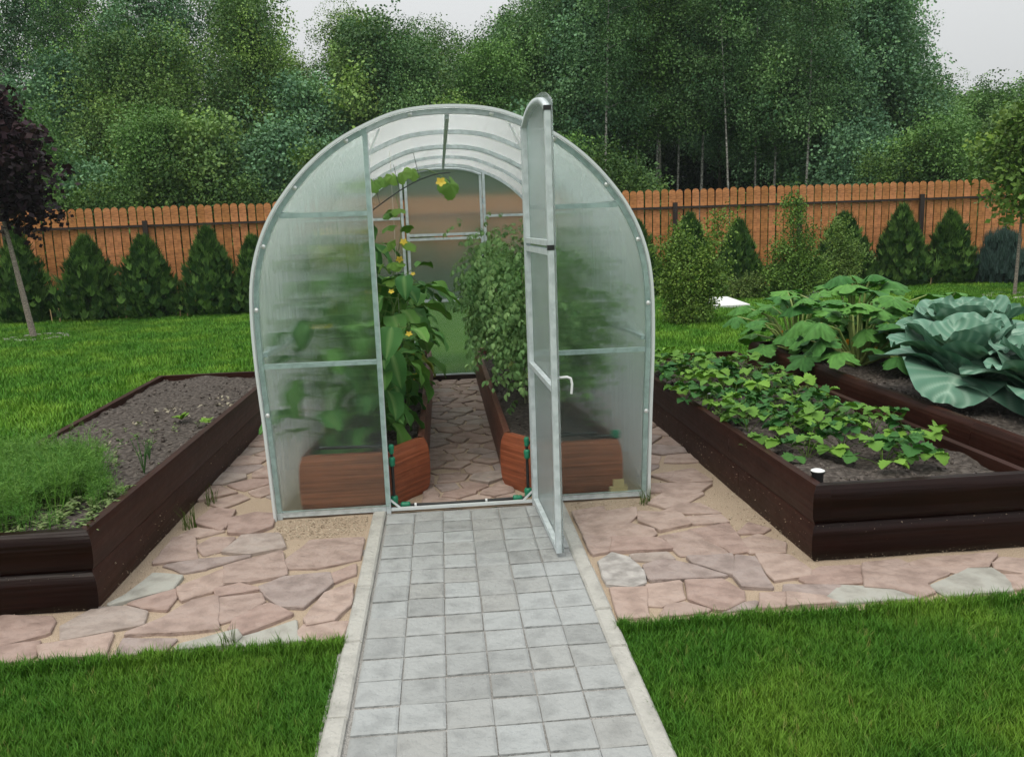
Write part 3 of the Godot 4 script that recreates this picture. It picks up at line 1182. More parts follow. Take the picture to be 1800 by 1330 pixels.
# sand and soil splashed against the foot of a wall that runs from p to q
func splashes(o: Node3D, p: Vector2, q: Vector2, n: int) -> void:
	var cb := MB.new()
	cb.lathe([[0.0, 0.5], [1.0, 0.0], [0.0, -0.5]], 5)
	var d := (q - p).normalized()
	var out := Vector2(d.y, -d.x)
	var xf := []
	var cl := []
	for i in n:
		var w := p.lerp(q, rng.randf()) + out * 0.004
		var y := 0.17 * rng.randf() ** 2.5 + 0.004
		var b := 0.02 * pow(maxf(0.0, 1.0 - absf(y / 0.0875 - 1.0) ** 2.6), 0.6) * (1.0 if absf(d.x) > 0.7 else 0.3)
		w += out * b
		xf.append(Transform3D(Basis.from_euler(Vector3(rf(0, 6), rf(0, 6), 0)).scaled(Vector3.ONE * (0.001 + 0.0035 * rng.randf() ** 3)), Vector3(w.x, y, w.y)))
		cl.append(Color(0.26, 0.20, 0.14).lerp(Color(0.46, 0.39, 0.30), rng.randf()))
	many("sand_specks", cb.mesh(M.grit), xf, cl, o)

func build_beds() -> void:
	# footprints run so that the outside lies on one side: back-left, back-right, front-right, front-left
	var W: Material = M.wood
	var l := thing("raised_bed", "dark brown log raised bed with dill and mostly bare soil", "raised bed", Vector3.ZERO, 0.0, "log raised beds")
	log_walls(l, [Vector2(-2.52, -2.95), Vector2(-1.50, -2.95), Vector2(-1.575, 1.0), Vector2(-2.52, 1.0)], 2, 0.175, 0.04, [0.008, 0.007, 0.028, 0.008], [W, W, M.wood_end, W])
	soil(l, -2.49, -1.535, -2.92, 0.97, 0.315, 71, 1700, 0.03, 0.0, -2.49, -1.61)
	splashes(l, Vector2(-1.50, -2.95), Vector2(-1.575, 1.0), 500)
	splashes(l, Vector2(-1.575, 1.0), Vector2(-2.2, 1.0), 160)
	var r := thing("raised_bed", "dark brown log raised bed full of strawberry plants", "raised bed", Vector3.ZERO, 0.0, "log raised beds")
	log_walls(r, [Vector2(1.46, -2.80), Vector2(2.49, -2.80), Vector2(2.545, 1.0), Vector2(1.53, 1.0)], 2, 0.175, 0.04, [0.008, 0.014, 0.028, 0.007], [W, W, M.wood_end, W])
	soil(r, 1.495, 2.455, -2.77, 0.97, 0.305, 72, 3000, 0.035, 0.0, 1.565, 2.51)
	splashes(r, Vector2(1.53, 1.0), Vector2(1.46, -2.80), 600)
	splashes(r, Vector2(2.545, 1.0), Vector2(1.53, 1.0), 700)
	var z := thing("raised_bed", "dark brown log raised bed holding zucchini and cabbages", "raised bed", Vector3.ZERO, 0.0, "log raised beds")
	log_walls(z, [Vector2(2.70, -2.95), Vector2(3.75, -2.95), Vector2(3.80, 1.0), Vector2(2.75, 1.0)], 2, 0.20, 0.04, [0.02, 0.014, 0.028, 0.026], [W, W, M.wood_end, W])
	soil(z, 2.735, 3.715, -2.92, 0.97, 0.35, 73, 2200, 0.035, 0.0, 2.785, 3.765)
	# the two beds inside, their inner front corners cut off
	var a := thing("raised_bed", "reddish brown raised bed in the greenhouse under large leaved plants", "raised bed", Vector3.ZERO, 0.0, "raised beds inside the greenhouse")
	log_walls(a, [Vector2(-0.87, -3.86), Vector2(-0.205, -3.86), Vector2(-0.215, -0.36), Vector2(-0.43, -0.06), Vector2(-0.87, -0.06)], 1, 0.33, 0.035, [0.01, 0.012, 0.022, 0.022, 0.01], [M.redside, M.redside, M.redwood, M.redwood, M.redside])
	soil(a, -0.84, -0.24, -3.83, -0.10, 0.275, 74, 700, 0.05, 0.28)
	soil(a, -0.84, -0.44, -0.38, -0.10, 0.275, 74, 100, 0.05)
	var c := thing("raised_bed", "reddish brown raised bed in the greenhouse under the tomato plants", "raised bed", Vector3.ZERO, 0.0, "raised beds inside the greenhouse")
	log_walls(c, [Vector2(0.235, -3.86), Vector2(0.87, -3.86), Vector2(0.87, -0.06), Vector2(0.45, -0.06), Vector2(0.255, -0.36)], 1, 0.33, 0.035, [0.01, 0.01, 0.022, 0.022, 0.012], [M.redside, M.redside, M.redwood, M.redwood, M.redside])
	soil(c, 0.28, 0.84, -3.83, -0.10, 0.275, 75, 700, 0.05, 0.28)
	soil(c, 0.46, 0.84, -0.38, -0.10, 0.275, 75, 100, 0.05)

func build_bits() -> void:
	# black watering pipe across the doorway with green couplings, rising to both beds
	var h := thing("irrigation_pipe", "black watering pipe with green couplings lying across the greenhouse doorway", "pipe")
	var b := MB.new()
	b.tube(PackedVector3Array([Vector3(-0.375, 0.03, -0.05), Vector3(-0.1, 0.026, -0.045), Vector3(0.34, 0.03, -0.05)]), [0.009], 8)
	obj("pipe", b, M.hose, h)
	for s in [[-0.385, 1.0], [0.355, -1.0]]:
		var p := MB.new()
		p.tube(PackedVector3Array([Vector3(s[0], 0.04, -0.05), Vector3(s[0], 0.2, -0.052), Vector3(s[0], 0.33, -0.055), Vector3(s[0] - s[1] * 0.05, 0.365, -0.07), Vector3(s[0] - s[1] * 0.4, 0.365, -0.10)]), [0.009], 8)
		obj("riser", p, M.hose, h)
		for q in [[s[0], 0.06, 0.022], [s[0] + s[1] * 0.06, 0.032, 0.017], [s[0], 0.28, 0.018], [s[0], 0.35, 0.015]]:
			var e := MB.new()
			e.lathe([[0.0, 0.026], [q[2] * 0.7, 0.026], [q[2], 0.018], [q[2], 0.0], [q[2] * 0.8, -0.008], [q[2], -0.014], [q[2] * 0.7, -0.026], [0.0, -0.026]], 12)
			var eo := obj("coupling", e, M.green_plastic, h)
			eo.position = Vector3(q[0], q[1], -0.05)
			if q[1] < 0.05:
				eo.rotation.z = PI / 2
	for x in [-0.27, 0.12]:
		var w := MB.new()
		w.lathe([[0.0, 0.006], [0.0115, 0.006], [0.0115, -0.006], [0.0, -0.006]], 10)
		var wo := obj("clip", w, M.white, h)
		wo.position = Vector3(x, 0.028, -0.048)
		wo.rotation.z = PI / 2
	# hose valve that shows through the wall beside the tomato bed
	var v := thing("hose_valve", "green hose valve on the bed edge behind the greenhouse wall", "valve", Vector3(0.86, 0.345, -0.10))
	var vb := MB.new()
	vb.lathe([[0.0, 0.03], [0.02, 0.03], [0.026, 0.015], [0.02, 0.0], [0.026, -0.01], [0.0, -0.012]], 12)
	obj("valve_body", vb, M.green_plastic, v)
	var vt := MB.new()
	vt.tube(PackedVector3Array([Vector3(-0.02, 0.0, 0), Vector3(-0.15, 0.0, -0.01), Vector3(-0.3, 0.03, -0.03)]), [0.008], 6)
	obj("hose", vt, M.hose, v)
	var wb := MB.new()
	wb.box(Vector3(0, 0.035, 0), Vector3(0.10, 0.07, 0.05))
	wb.box(Vector3(0.0, 0.09, 0), Vector3(0.06, 0.04, 0.045))
	var wo2 := obj("wooden_block", wb, M.pine)
	wo2.position = Vector3(0.86, 0.0, -0.045)
	tag(wo2, "pale wooden block behind the greenhouse wall beside the corner post", "wood block")
	# black cap lamp at the bed corner
	var lp := thing("garden_lamp", "short black solar lamp with a pale top at the strawberry bed corner", "lamp", Vector3(1.60, 0.30, 0.86))
	var lb := MB.new()
	lb.lathe([[0.0, 0.075], [0.03, 0.075], [0.032, 0.07], [0.026, 0.06], [0.025, -0.02], [0.0, -0.02]], 16)
	obj("lamp_body", lb, M.black, lp)
	var lc := MB.new()
	lc.lathe([[0.0, 0.084], [0.02, 0.083], [0.031, 0.078], [0.032, 0.0755], [0.0, 0.0755]], 16)
	obj("lamp_top", lc, M.white, lp)
	# white foam board on the lawn
	var fb := MB.new()
	fb.box(Vector3.ZERO, Vector3(0.86, 0.05, 0.95), Basis.from_euler(Vector3(0.06, 0.08, 0.0)))
	var fo := obj("foam_board", fb, M.white)
	fo.position = Vector3(4.60, 0.055, -9.85)
	tag(fo, "white foam board lying on the lawn beside the leafy shrub", "board")
	var fb2 := MB.new()
	fb2.box(Vector3.ZERO, Vector3(0.5, 0.05, 0.5), Basis.from_euler(Vector3(0.1, 0.4, 0.0)))
	var fo2 := obj("foam_board", fb2, M.white)
	fo2.position = Vector3(6.62, 0.06, -10.6)
	tag(fo2, "small white board on the lawn glimpsed above the zucchini leaves", "board")


# ---------------------------------------------------------------- leaves
# a blade of a leaf from the origin along +z, folded along its rib, bent down along its length
func leaf(L: float, W: float, curl: float, fold: float, ruffle := 0.0, rows := 6, half := 2, shape := 1.0, teeth := 0.0) -> MB:
	var b := MB.new()
	var cols := half * 2 + 1
	var pts := PackedVector3Array()
	var uvs := PackedVector2Array()
	var ph := rf(0, TAU)
	var pos := Vector3.ZERO
	var ang := 0.0
	for r in rows + 1:
		var t := float(r) / rows
		if r:
			ang += curl / rows
			pos += Vector3(0, -sin(ang), cos(ang)) * L / rows
		var w := W * 0.5 * pow(sin(PI * pow(t, shape)), 0.75) if r < rows else 0.0
		if teeth > 0.0 and r > 0 and r < rows:
			w *= 1.0 + (teeth if r % 2 else -teeth)
		var up := Vector3(0, cos(ang), sin(ang))
		for k in cols:
			var s := float(k - half) / half
			var h := absf(s) * w * tan(fold) + ruffle * s * s * sin(t * 14.0 + ph + s * 1.5) * W
			pts.append(pos + Vector3.RIGHT * s * w + up * h)
			uvs.append(Vector2(s * 0.5 + 0.5, t))
	b.grid(pts, cols, uvs, true)
	return b

# a broad lobed leaf like a hand, stalk at its middle, in the plane y = 0
func palmate(R: float, lobes: int, depth: float, cup: float, teeth := 0.05, ring := 5, wave := 0.03) -> MB:
	var b := MB.new()
	var n := lobes * 8
	var ph := rf(0, TAU)
	var pts := PackedVector3Array()
	var uvs := PackedVector2Array()
	for r in ring + 1:
		var t := float(r) / ring
		for k in n + 1:
			var f := float(k) / n
			var a := lerpf(-PI * 0.92, PI * 0.92, f)
			var lobe := cos(a / (PI * 0.92) * PI * lobes * 0.5 if lobes % 2 == 0 else a / (PI * 0.92) * PI * lobes)
			lobe = absf(cos(a * lobes * 0.5)) if lobes > 1 else 1.0
			var rad := R * (1.0 - depth * (1.0 - lobe)) * (0.82 + 0.18 * cos(a))
			if r == ring:
				rad *= 1.0 + (teeth if k % 2 else -teeth)
			rad *= t
			var y := -cup * R * t * t + wave * R * t * sin(a * 5.0 + ph) + 0.10 * R * t * (absf(cos(a * lobes * 0.5)) - 0.6) * -1.0
			pts.append(Vector3(sin(a) * rad, y, cos(a) * rad))
			uvs.append(Vector2(0.5 + sin(a) * t * 0.5, 0.5 + cos(a) * t * 0.5))
	b.grid(pts, n + 1, uvs, true)
	return b

func aim(at: Vector3, yaw: float, pitch: float, roll := 0.0, s := 1.0) -> Transform3D:
	return Transform3D(Basis.from_euler(Vector3(pitch, yaw, roll)).scaled(Vector3.ONE * s), at)

# ---------------------------------------------------------------- strawberry bed
func strawberry(leaves: int, name_label: String) -> Node3D:
	var o := thing("strawberry_plant", name_label, "strawberry plant", Vector3.ZERO, 0.0, "strawberry plants in the raised bed")
	for i in leaves:
		var a := TAU * i / leaves * 2.4 + rf(-0.4, 0.4)
		var reach := rf(0.03, 0.15)
		var h := rf(0.04, 0.14) * (1.2 - reach * 2.5)
		var tip := Vector3(sin(a) * reach, h, cos(a) * reach)
		var b := MB.new()
		b.col = Color(0.10, 0.19, 0.030)
		b.tube(PackedVector3Array([Vector3.ZERO, Vector3(tip.x * 0.35, h * 0.65, tip.z * 0.35), tip]), [0.002, 0.0015], 3)
		var tone := rng.randf()
		var c := Color(0.04, 0.13, 0.035).lerp(Color(0.17, 0.33, 0.05), tone * tone)
		var sz := rf(0.05, 0.08)
		for k in 3:
			b.col = c * rf(0.9, 1.1)
			b.add(leaf(sz, sz * 0.95, rf(0.2, 0.9), rf(0.25, 0.6), 0.012, 10, 2, 1.05, 0.15), aim(tip, a + (k - 1) * 1.25 + rf(-0.2, 0.2), rf(-0.35, 0.25), rf(-0.3, 0.3)))
		b.col = Color(1, 1, 1)
		obj("leaf", b, M.leaf, o)
	return o

func build_strawberries() -> void:
	var protos := []
	for k in 6:
		protos.append(strawberry([8, 10, 7, 10, 9, 8][k], ""))
	var rows := [[1.70, "row along the log wall facing the greenhouse"], [1.97, "middle row"], [2.26, "row along the log wall facing the zucchini"]]
	var n := 0
	for r in 3:
		for i in 12:
			var z: float = 0.62 - 0.285 * i + rf(-0.06, 0.06) - (0.16 if r == 0 else 0.0) + (0.02 if r == 2 else 0.0)
			if r == 2 and i == 0:
				z -= 0.02
			var label := "%s strawberry plant from the paved end, %s" % [ordinal(i), rows[r][1]]
			var at := Vector3(rows[r][0] + rf(-0.06, 0.06) - 0.02 * i * (0.4 if r == 0 else 0.6), 0.305, z)
			var size := rf(1.0, 1.3) * (1.0 if i < 9 else 0.85)
			if n < protos.size():
				var p: Node3D = protos[n]
				p.position = at
				p.rotation.y = rf(0, TAU)
				p.scale = Vector3.ONE * size
				p.set_meta("label", label)
			else:
				copy(protos[n % protos.size()], label, at, rf(0, TAU), size)
			n += 1
	# small weeds and a pale flower at the wall side
	var wb := MB.new()
	for k in 26:
		wb.col = Color(0.07, 0.16, 0.04).lerp(Color(0.16, 0.24, 0.06), rng.randf())
		wb.add(leaf(rf(0.02, 0.04), 0.012, 0.4, 0.3, 0.0, 3, 1), aim(Vector3(rf(-0.04, 0.04), rf(0, 0.035), rf(-0.04, 0.04)), rf(0, TAU), rf(-1.1, 0.0)))
	wb.col = Color(1, 1, 1)
	var wm := wb.mesh(M.leaf)
	var xf := []
	for i in 90:
		xf.append(Transform3D(Basis.from_euler(Vector3(0, rf(0, 6), 0)).scaled(Vector3.ONE * rf(0.5, 1.2)), Vector3(rf(1.53, 2.46), 0.31, -rf(0.0, 1.0) ** 0.7 * 3.2 + 0.5)))
	tag(many("seedlings", wm, xf, []), "small seedlings between the strawberry plants", "seedlings")
	var fb := MB.new()
	fb.tube(PackedVector3Array([Vector3.ZERO, Vector3(0.01, 0.06, 0)]), [0.0015], 3)
	for k in 6:
		fb.add(leaf(0.022, 0.018, 0.3, 0.1, 0.0, 3, 1), aim(Vector3(0.01, 0.06, 0), TAU * k / 6.0, -0.5))
	var fo := obj("white_flower", fb, M.white)
	fo.position = Vector3(1.62, 0.33, -0.85)
	tag(fo, "single white flower at the edge of the strawberry bed", "flower")

# ---------------------------------------------------------------- zucchini and cabbage bed
func zucchini(label: String, at: Vector3, leaves: int, size: float) -> void:
	var o := thing("zucchini_plant", label, "zucchini plant", at, rf(0, TAU), "zucchini plants in the raised bed")
	for i in leaves:
		var inner := i < leaves / 3
		var a := TAU * i * 0.382 + rf(-0.25, 0.25)
		var reach := (rf(0.08, 0.2) if inner else rf(0.25, 0.46)) * size
		var h := (rf(0.30, 0.42) if inner else rf(0.06, 0.32)) * size
		var tip := Vector3(sin(a) * reach, h, cos(a) * reach)
		var st := MB.new()
		st.tube(PackedVector3Array([Vector3(sin(a), 0, cos(a)) * 0.03, tip * 0.55 + Vector3.UP * h * 0.25, tip]), [0.012, 0.009, 0.006], 6)
		var b := palmate(rf(0.095, 0.15) * size, 5, 0.42, rf(0.1, 0.5), 0.08, 5, 0.07)
		var c := Color(0.045, 0.15, 0.04).lerp(Color(0.11, 0.27, 0.055), rng.randf())
		for k in b.c.size():
			b.c[k] = c * (1.0 + 0.28 * sin(b.v[k].x * 130.0) * sin(b.v[k].z * 117.0))
		var lf := obj("leaf", b, M.leaf, o)
		lf.transform = aim(tip, a, rf(0.0, 0.5) if not inner else rf(-0.4, 0.2), rf(-0.25, 0.25))
		var so := obj("stalk", st, M.stalk, lf)
		so.transform = lf.transform.affine_inverse()
	for k in 3:
		var f := MB.new()
		for q in 5:
			f.add(leaf(0.07, 0.03, -0.4, 0.4, 0.0, 4, 1), aim(Vector3.ZERO, TAU * q / 5.0, -1.15))
		var fo := obj("flower", f, M.orange if k == 0 else M.yellow, o)
		fo.transform = aim(Vector3(rf(-0.1, 0.1), rf(0.06, 0.16), rf(-0.1, 0.1)), rf(0, 6), rf(-0.4, 0.4))
	for k in 3:
		var z := MB.new()
		z.lathe([[0.0, 0.0], [0.012, 0.002], [0.02, 0.05], [0.023, 0.10], [0.015, 0.13], [0.0, 0.135]], 10)
		var zo := obj("fruit", z, M.stalk if k else M.yellow, o)
		zo.transform = aim(Vector3(rf(-0.05, 0.05), 0.01, rf(-0.05, 0.05)), rf(0, 6), 1.1)

# a cabbage leaf: broad, waxy, its veins raised and its edge ruffled
func cabbage_leaf(L: float, W: float, curl: float, cup: float) -> MB:
	var b := MB.new()
	var rows := 40
	var cols := 31
	var ph := rf(0, TAU)
	var pts := PackedVector3Array()
	var uvs := PackedVector2Array()
	var tone := PackedFloat32Array()
	var pos := Vector3.ZERO
	var ang := -curl * 0.35
	for r in rows + 1:
		var t := float(r) / rows
		if r:
			ang += curl * 1.35 / rows
			pos += Vector3(0, -sin(ang), cos(ang)) * L / rows
		var w := W * 0.5 * (0.16 + 0.9 * pow(sin(PI * minf(1.0, pow(t, 0.72) * 0.93 + 0.02)), 0.62))
		if t > 0.97:
			w *= 0.9
		var up := Vector3(0, cos(ang), sin(ang))
		for k in cols:
			var s := float(k) / (cols - 1) * 2.0 - 1.0
			# side veins fan out from the rib
			var q := t * 6.0 - absf(s) * 2.2
			var vein := exp(-pow((q - roundf(q)) / 0.17, 2.0)) * clampf(1.0 - absf(s) * 0.5, 0.0, 1.0) * (1.0 if t > 0.08 else 0.0)
			var rib := exp(-pow(s / (0.05 + 0.05 * (1.0 - t)), 2.0)) * (1.0 - t * 0.7)
			var edge := pow(absf(s), 3.0)
			var h := cup * s * s * w - 0.006 * vein - 0.012 * rib + edge * 0.026 * W * sin(t * 10.0 + ph + signf(s)) + 0.005 * sin(q * TAU + s * 2.0) * (1.0 - absf(s))
			var lift := pow(t, 6.0) * 0.016 * sin(s * 6.0 + ph)
			pts.append(pos + Vector3.RIGHT * s * w * (1.0 - 0.12 * absf(cup)) + up * (h + lift))
			uvs.append(Vector2(s * 0.5 + 0.5, t))
			tone.append(clampf(0.8 * vein + 1.1 * rib, 0.0, 1.0))
	b.grid(pts, cols, uvs, true)
	var base := Color(0.085, 0.195, 0.135).lerp(Color(0.13, 0.265, 0.19), rng.randf())
	for k in b.c.size():
		b.c[k] = base.lerp(Color(0.42, 0.58, 0.47), tone[k] * 0.7)
	return b

func cabbage(label: String, at: Vector3, size: float, turn: float, leaves: int) -> void:
	var o := thing("cabbage", label, "cabbage", at, turn, "cabbages in the raised bed")
	var hd := MB.new()
	var pts := PackedVector3Array()
	for r in 13:
		for k in 24:
			var th := PI * r / 12.0
			var ph := TAU * k / 24.0
			var q := 1.0 + 0.04 * sin(ph * 9.0 + th * 3.0) * sin(th)
			pts.append(Vector3(sin(th) * cos(ph) * q, cos(th) * 0.85, sin(th) * sin(ph) * q) * 0.11 * size)
	hd.col = Color(0.11, 0.21, 0.15)
	hd.grid(pts, 24, PackedVector2Array(), true, true)
	var ho := obj("head", hd, M.waxy, o)
	ho.position = Vector3(0, 0.17 * size, 0)
	for i in leaves:
		var t := float(i) / (leaves - 1)
		var a := TAU * i * 0.382 + rf(-0.15, 0.15)
		var L := lerpf(0.24, 0.42, t) * size * rf(0.93, 1.07)
		var front := 0.5 + 0.5 * cos(a + turn + 0.55)
		var lf := obj("leaf", cabbage_leaf(L, L * rf(0.98, 1.2), lerpf(0.35, lerpf(0.75, 1.5, front), t), lerpf(0.5, 0.05, t)), M.waxy, o)
		lf.transform = aim(Vector3(sin(a), 0, cos(a)) * 0.035 + Vector3.UP * lerpf(0.13, 0.06, t) * size, a, lerpf(-1.2, lerpf(-0.95, -0.22, front), pow(t, 0.8)) + rf(-0.12, 0.12), rf(-0.2, 0.2))

func build_vegetables() -> void:
	zucchini("zucchini plant overhanging the end corner of the bed by the leafy shrub", Vector3(2.95, 0.36, -2.55), 32, 1.2)
	zucchini("zucchini plant with an orange flower next to the cabbages", Vector3(3.10, 0.36, -1.75), 36, 1.22)
	zucchini("zucchini plant whose raised leaves stand tallest, rear side of the bed", Vector3(3.50, 0.36, -2.6), 30, 1.5)
	zucchini("zucchini plant half hidden behind the big cabbages", Vector3(3.60, 0.36, -1.75), 24, 1.3)
	cabbage("big blue green cabbage whose leaves hang over the log wall", Vector3(3.13, 0.36, -0.48), 1.4, 0.4, 14)
	cabbage("blue green cabbage standing behind the big one, further from the log wall", Vector3(3.60, 0.38, -1.2), 1.45, 1.7, 15)
	cabbage("blue green cabbage next to the paved end of the bed", Vector3(3.32, 0.36, 0.05), 1.2, 2.9, 13)

# ---------------------------------------------------------------- the bare bed
func build_dill() -> void:
	var b := MB.new()
	for k in 6:
		var a := rf(0, TAU)
		var o := Vector3(cos(a), 0, sin(a)) * rf(0.0, 0.03)
		var tip := o * 2.2 + Vector3(rf(-0.03, 0.03), rf(0.16, 0.26), rf(-0.03, 0.03))
		b.col = Color(0.9, 1.0, 0.7)
		b.tube(PackedVector3Array([o, tip]), [0.0018, 0.0008], 3)
		for j in 9:
			var f := rf(0.35, 1.0)
			var p := o.lerp(tip, f)
			var d := Vector3(rf(-1, 1), rf(0.0, 0.9), rf(-1, 1)).normalized() * rf(0.03, 0.07)
			for q in 7:
				var s := p + d * (0.25 + 0.11 * q)
				var e := s + (d.normalized() + Vector3(rf(-1, 1), rf(-0.6, 0.9), rf(-1, 1))).normalized() * rf(0.012, 0.028)
				b.col = Color(1, 1, 1) * rf(0.8, 1.25)
				var w := (e - s).cross(Vector3(rf(-1, 1), 1, rf(-1, 1))).normalized() * 0.0011
				b.tri(s - w, s + w, e, Vector3(0, 1, 0.3))
			b.tri(p - Vector3(0.0008, 0, 0), p + Vector3(0.0008, 0, 0), p + d, Vector3(0, 1, 0.3))
	b.col = Color(1, 1, 1)
	var m := b.mesh(M.grass)
	var xf := []
	var cl := []
	for i in 360:
		var z := rf(-0.15, 0.93)
		var x := rf(-2.50, -1.60 - 0.10 * rng.randf() - 0.32 * clampf((0.5 - z) / 0.6, 0.0, 1.0))
		if z > 0.62 and x > -1.95 and rng.randf() < 0.85:
			continue
		var s := rf(0.6, 1.05) * (0.65 if x > -1.8 else 1.0)
		xf.append(Transform3D(Basis.from_euler(Vector3(rf(-0.2, 0.2), rf(0, TAU), rf(-0.2, 0.2))).scaled(Vector3.ONE * s), Vector3(x, 0.31, z)))
		cl.append(Color(0.08, 0.215, 0.04).lerp(Color(0.17, 0.33, 0.065), rng.randf()))
	tag(many("dill_patch", m, xf, cl), "feathery green dill at the paved end of the bare soil bed", "dill")
	# low leafy weeds in front of the dill
	var wb := MB.new()
	for k in 14:
		wb.col = Color(1, 1, 1) * rf(0.75, 1.3)
		wb.add(leaf(rf(0.02, 0.045), 0.016, 0.5, 0.3, 0.0, 3, 1), aim(Vector3(rf(-0.02, 0.02), rf(0, 0.03), rf(-0.02, 0.02)), rf(0, TAU), rf(-0.9, 0.1)))
	wb.col = Color(1, 1, 1)
	var wm := wb.mesh(M.leaf)
	xf = []
	cl = []
	for i in 330:
		var z := rf(0.35, 0.96)
		var x := rf(-2.48, -1.60)
		if i > 230:
			z = rf(-1.2, 0.5)
			x = rf(-2.2, -1.60)
			if rng.randf() < 0.6:
				continue
		xf.append(Transform3D(Basis.from_euler(Vector3(rf(-0.3, 0.3), rf(0, TAU), 0)).scaled(Vector3.ONE * rf(0.4, 1.1)), Vector3(x, 0.325, z)))
		cl.append(Color(0.09, 0.17, 0.04).lerp(Color(0.24, 0.30, 0.13), rng.randf()))
	tag(many("low_weeds", wm, xf, cl), "low weeds on the soil in front of the dill", "weeds")
	# dry bits lying on the soil
	var cb := MB.new()
	cb.add(leaf(0.045, 0.022, 0.8, 0.3, 0.02, 4, 1), Transform3D.IDENTITY)
	xf = []
	cl = []
	for i in 80:
		var p: Vector2 = [Vector2(-1.78, -1.9), Vector2(-1.68, -1.65), Vector2(-2.0, -1.55), Vector2(-2.05, -0.62), Vector2(-2.0, -1.2)][rng.randi() % 5]
		p += Vector2(rng.randfn(0, 0.10), rng.randfn(0, 0.05))
		if p.x > -1.57 or p.x < -2.46:
			continue
		xf.append(aim(Vector3(p.x, 0.335, p.y), rf(0, TAU), rf(-0.3, 0.3), rf(-0.5, 0.5), rf(0.4, 1.1)))
		cl.append(Color(0.34, 0.32, 0.24).lerp(Color(0.20, 0.17, 0.12), rng.randf()))
	tag(many("dry_leaves", cb.mesh(M.chip), xf, cl), "dry pale leaf bits scattered on the bare soil", "dry leaves")
	# a few single plants on the soil
	var lt := MB.new()
	for k in 9:
		lt.col = Color(0.16, 0.30, 0.04) * rf(0.85, 1.15)
		lt.add(leaf(rf(0.05, 0.085), 0.04, 0.5, 0.3, 0.05, 5, 2), aim(Vector3.ZERO, TAU * k / 9.0 + rf(-0.2, 0.2), rf(-1.3, -0.5)))
	lt.col = Color(1, 1, 1)
	var lm := lt.mesh(M.leaf)
	var lo := node("lettuce_seedling", lm, self, Transform3D(Basis.IDENTITY, Vector3(-1.83, 0.33, -1.20)))
	tag(lo, "bright green lettuce seedling standing upright alone on the bare soil", "seedling")
	var lo2 := node("lettuce_seedling", lm, self, Transform3D(Basis.from_euler(Vector3(0.3, 1, 0)).scaled(Vector3(0.8, 0.4, 0.8)), Vector3(-1.64, 0.34, -1.05)))
	tag(lo2, "flattened yellow green seedling on the bare soil close to the log wall", "seedling")
	var on := MB.new()
	for k in 9:
		var a := rf(0, TAU)
		on.col = Color(0.07, 0.15, 0.05)
		on.tube(PackedVector3Array([Vector3.ZERO, Vector3(cos(a) * 0.02, 0.10, sin(a) * 0.02), Vector3(cos(a) * 0.05, rf(0.14, 0.2), sin(a) * 0.05)]), [0.003, 0.0025, 0.0008], 4)
	on.col = Color(1, 1, 1)
	for p in [[Vector3(-1.66, 0.32, 0.05), "clump of onion shoots on the soil beside the dill"], [Vector3(-1.72, 0.32, -0.22), "thin onion shoots on the soil a step beyond the first clump"]]:
		var oo := node("onion_shoots", on.mesh(M.grass), self, Transform3D(Basis.from_euler(Vector3(0, p[0].z * 9.0, 0)).scaled(Vector3.ONE * (1.0 if p[0].z > 0 else 0.7)), p[0]))
		tag(oo, p[1], "onion shoots")

# ---------------------------------------------------------------- plants in the greenhouse
func big_leaf_plant(label: String, at: Vector3, height: float, leaves: int, lean: Vector3) -> void:
	var o := thing("eggplant", label, "vegetable plant", at, 0.0, "large leaved plants in the greenhouse bed")
	var path := PackedVector3Array()
	for k in 6:
		var t := k / 5.0
		path.append(Vector3(lean.x * t * t + rf(-0.015, 0.015), height * t, lean.z * t * t + rf(-0.015, 0.015)))
	var s := MB.new()
	s.tube(path, [0.009, 0.008, 0.007, 0.006, 0.005, 0.003], 6)
	obj("stem", s, M.stem, o)
	for i in leaves:
		var t := lerpf(0.03, 1.0, float(i) / leaves)
		var p := path[mini(4, int(t * 5.0))].lerp(path[mini(5, int(t * 5.0) + 1)], fposmod(t * 5.0, 1.0))
		var a := TAU * i * 0.382 + rf(-0.4, 0.4)
		var st := rf(0.07, 0.20)
		var q := p + Vector3(sin(a) * st, st * rf(0.0, 0.5), cos(a) * st)
		var L := rf(0.16, 0.26)
		var b := leaf(L, L * rf(0.5, 0.66), rf(0.5, 1.6), rf(0.15, 0.5), 0.07, 10, 3, 0.75)
		var c := Color(0.05, 0.15, 0.04).lerp(Color(0.13, 0.28, 0.055), rng.randf() ** 1.5)
		if rng.randf() < 0.03:
			c = Color(0.25, 0.28, 0.05)
		for k in b.c.size():
			var x := absf(b.uv[k].x - 0.5)
			b.c[k] = c.lerp(Color(0.22, 0.34, 0.12), exp(-x * x / 0.003) * 0.6)
		var m := MB.new()
		m.col = Color(0.12, 0.2, 0.05)
		m.tube(PackedVector3Array([p, q]), [0.003, 0.0025], 4)
		m.col = Color(1, 1, 1)
		m.add(b, aim(q, a, rf(-0.4, 0.7), rf(-0.3, 0.3)))
		obj("leaf", m, M.leaf, o)
	for k in 1:
		var f := MB.new()
		for q in 5:
			f.add(leaf(0.024, 0.014, 0.2, 0.2, 0.0, 3, 1), aim(Vector3.ZERO, TAU * q / 5.0, -0.5))
		var fo := obj("flower", f, M.yellow, o)
		fo.transform = aim(path[5] + Vector3(rf(-0.1, 0.1), rf(-0.1, 0.05), rf(0.0, 0.1)), 0.0, 0.8)

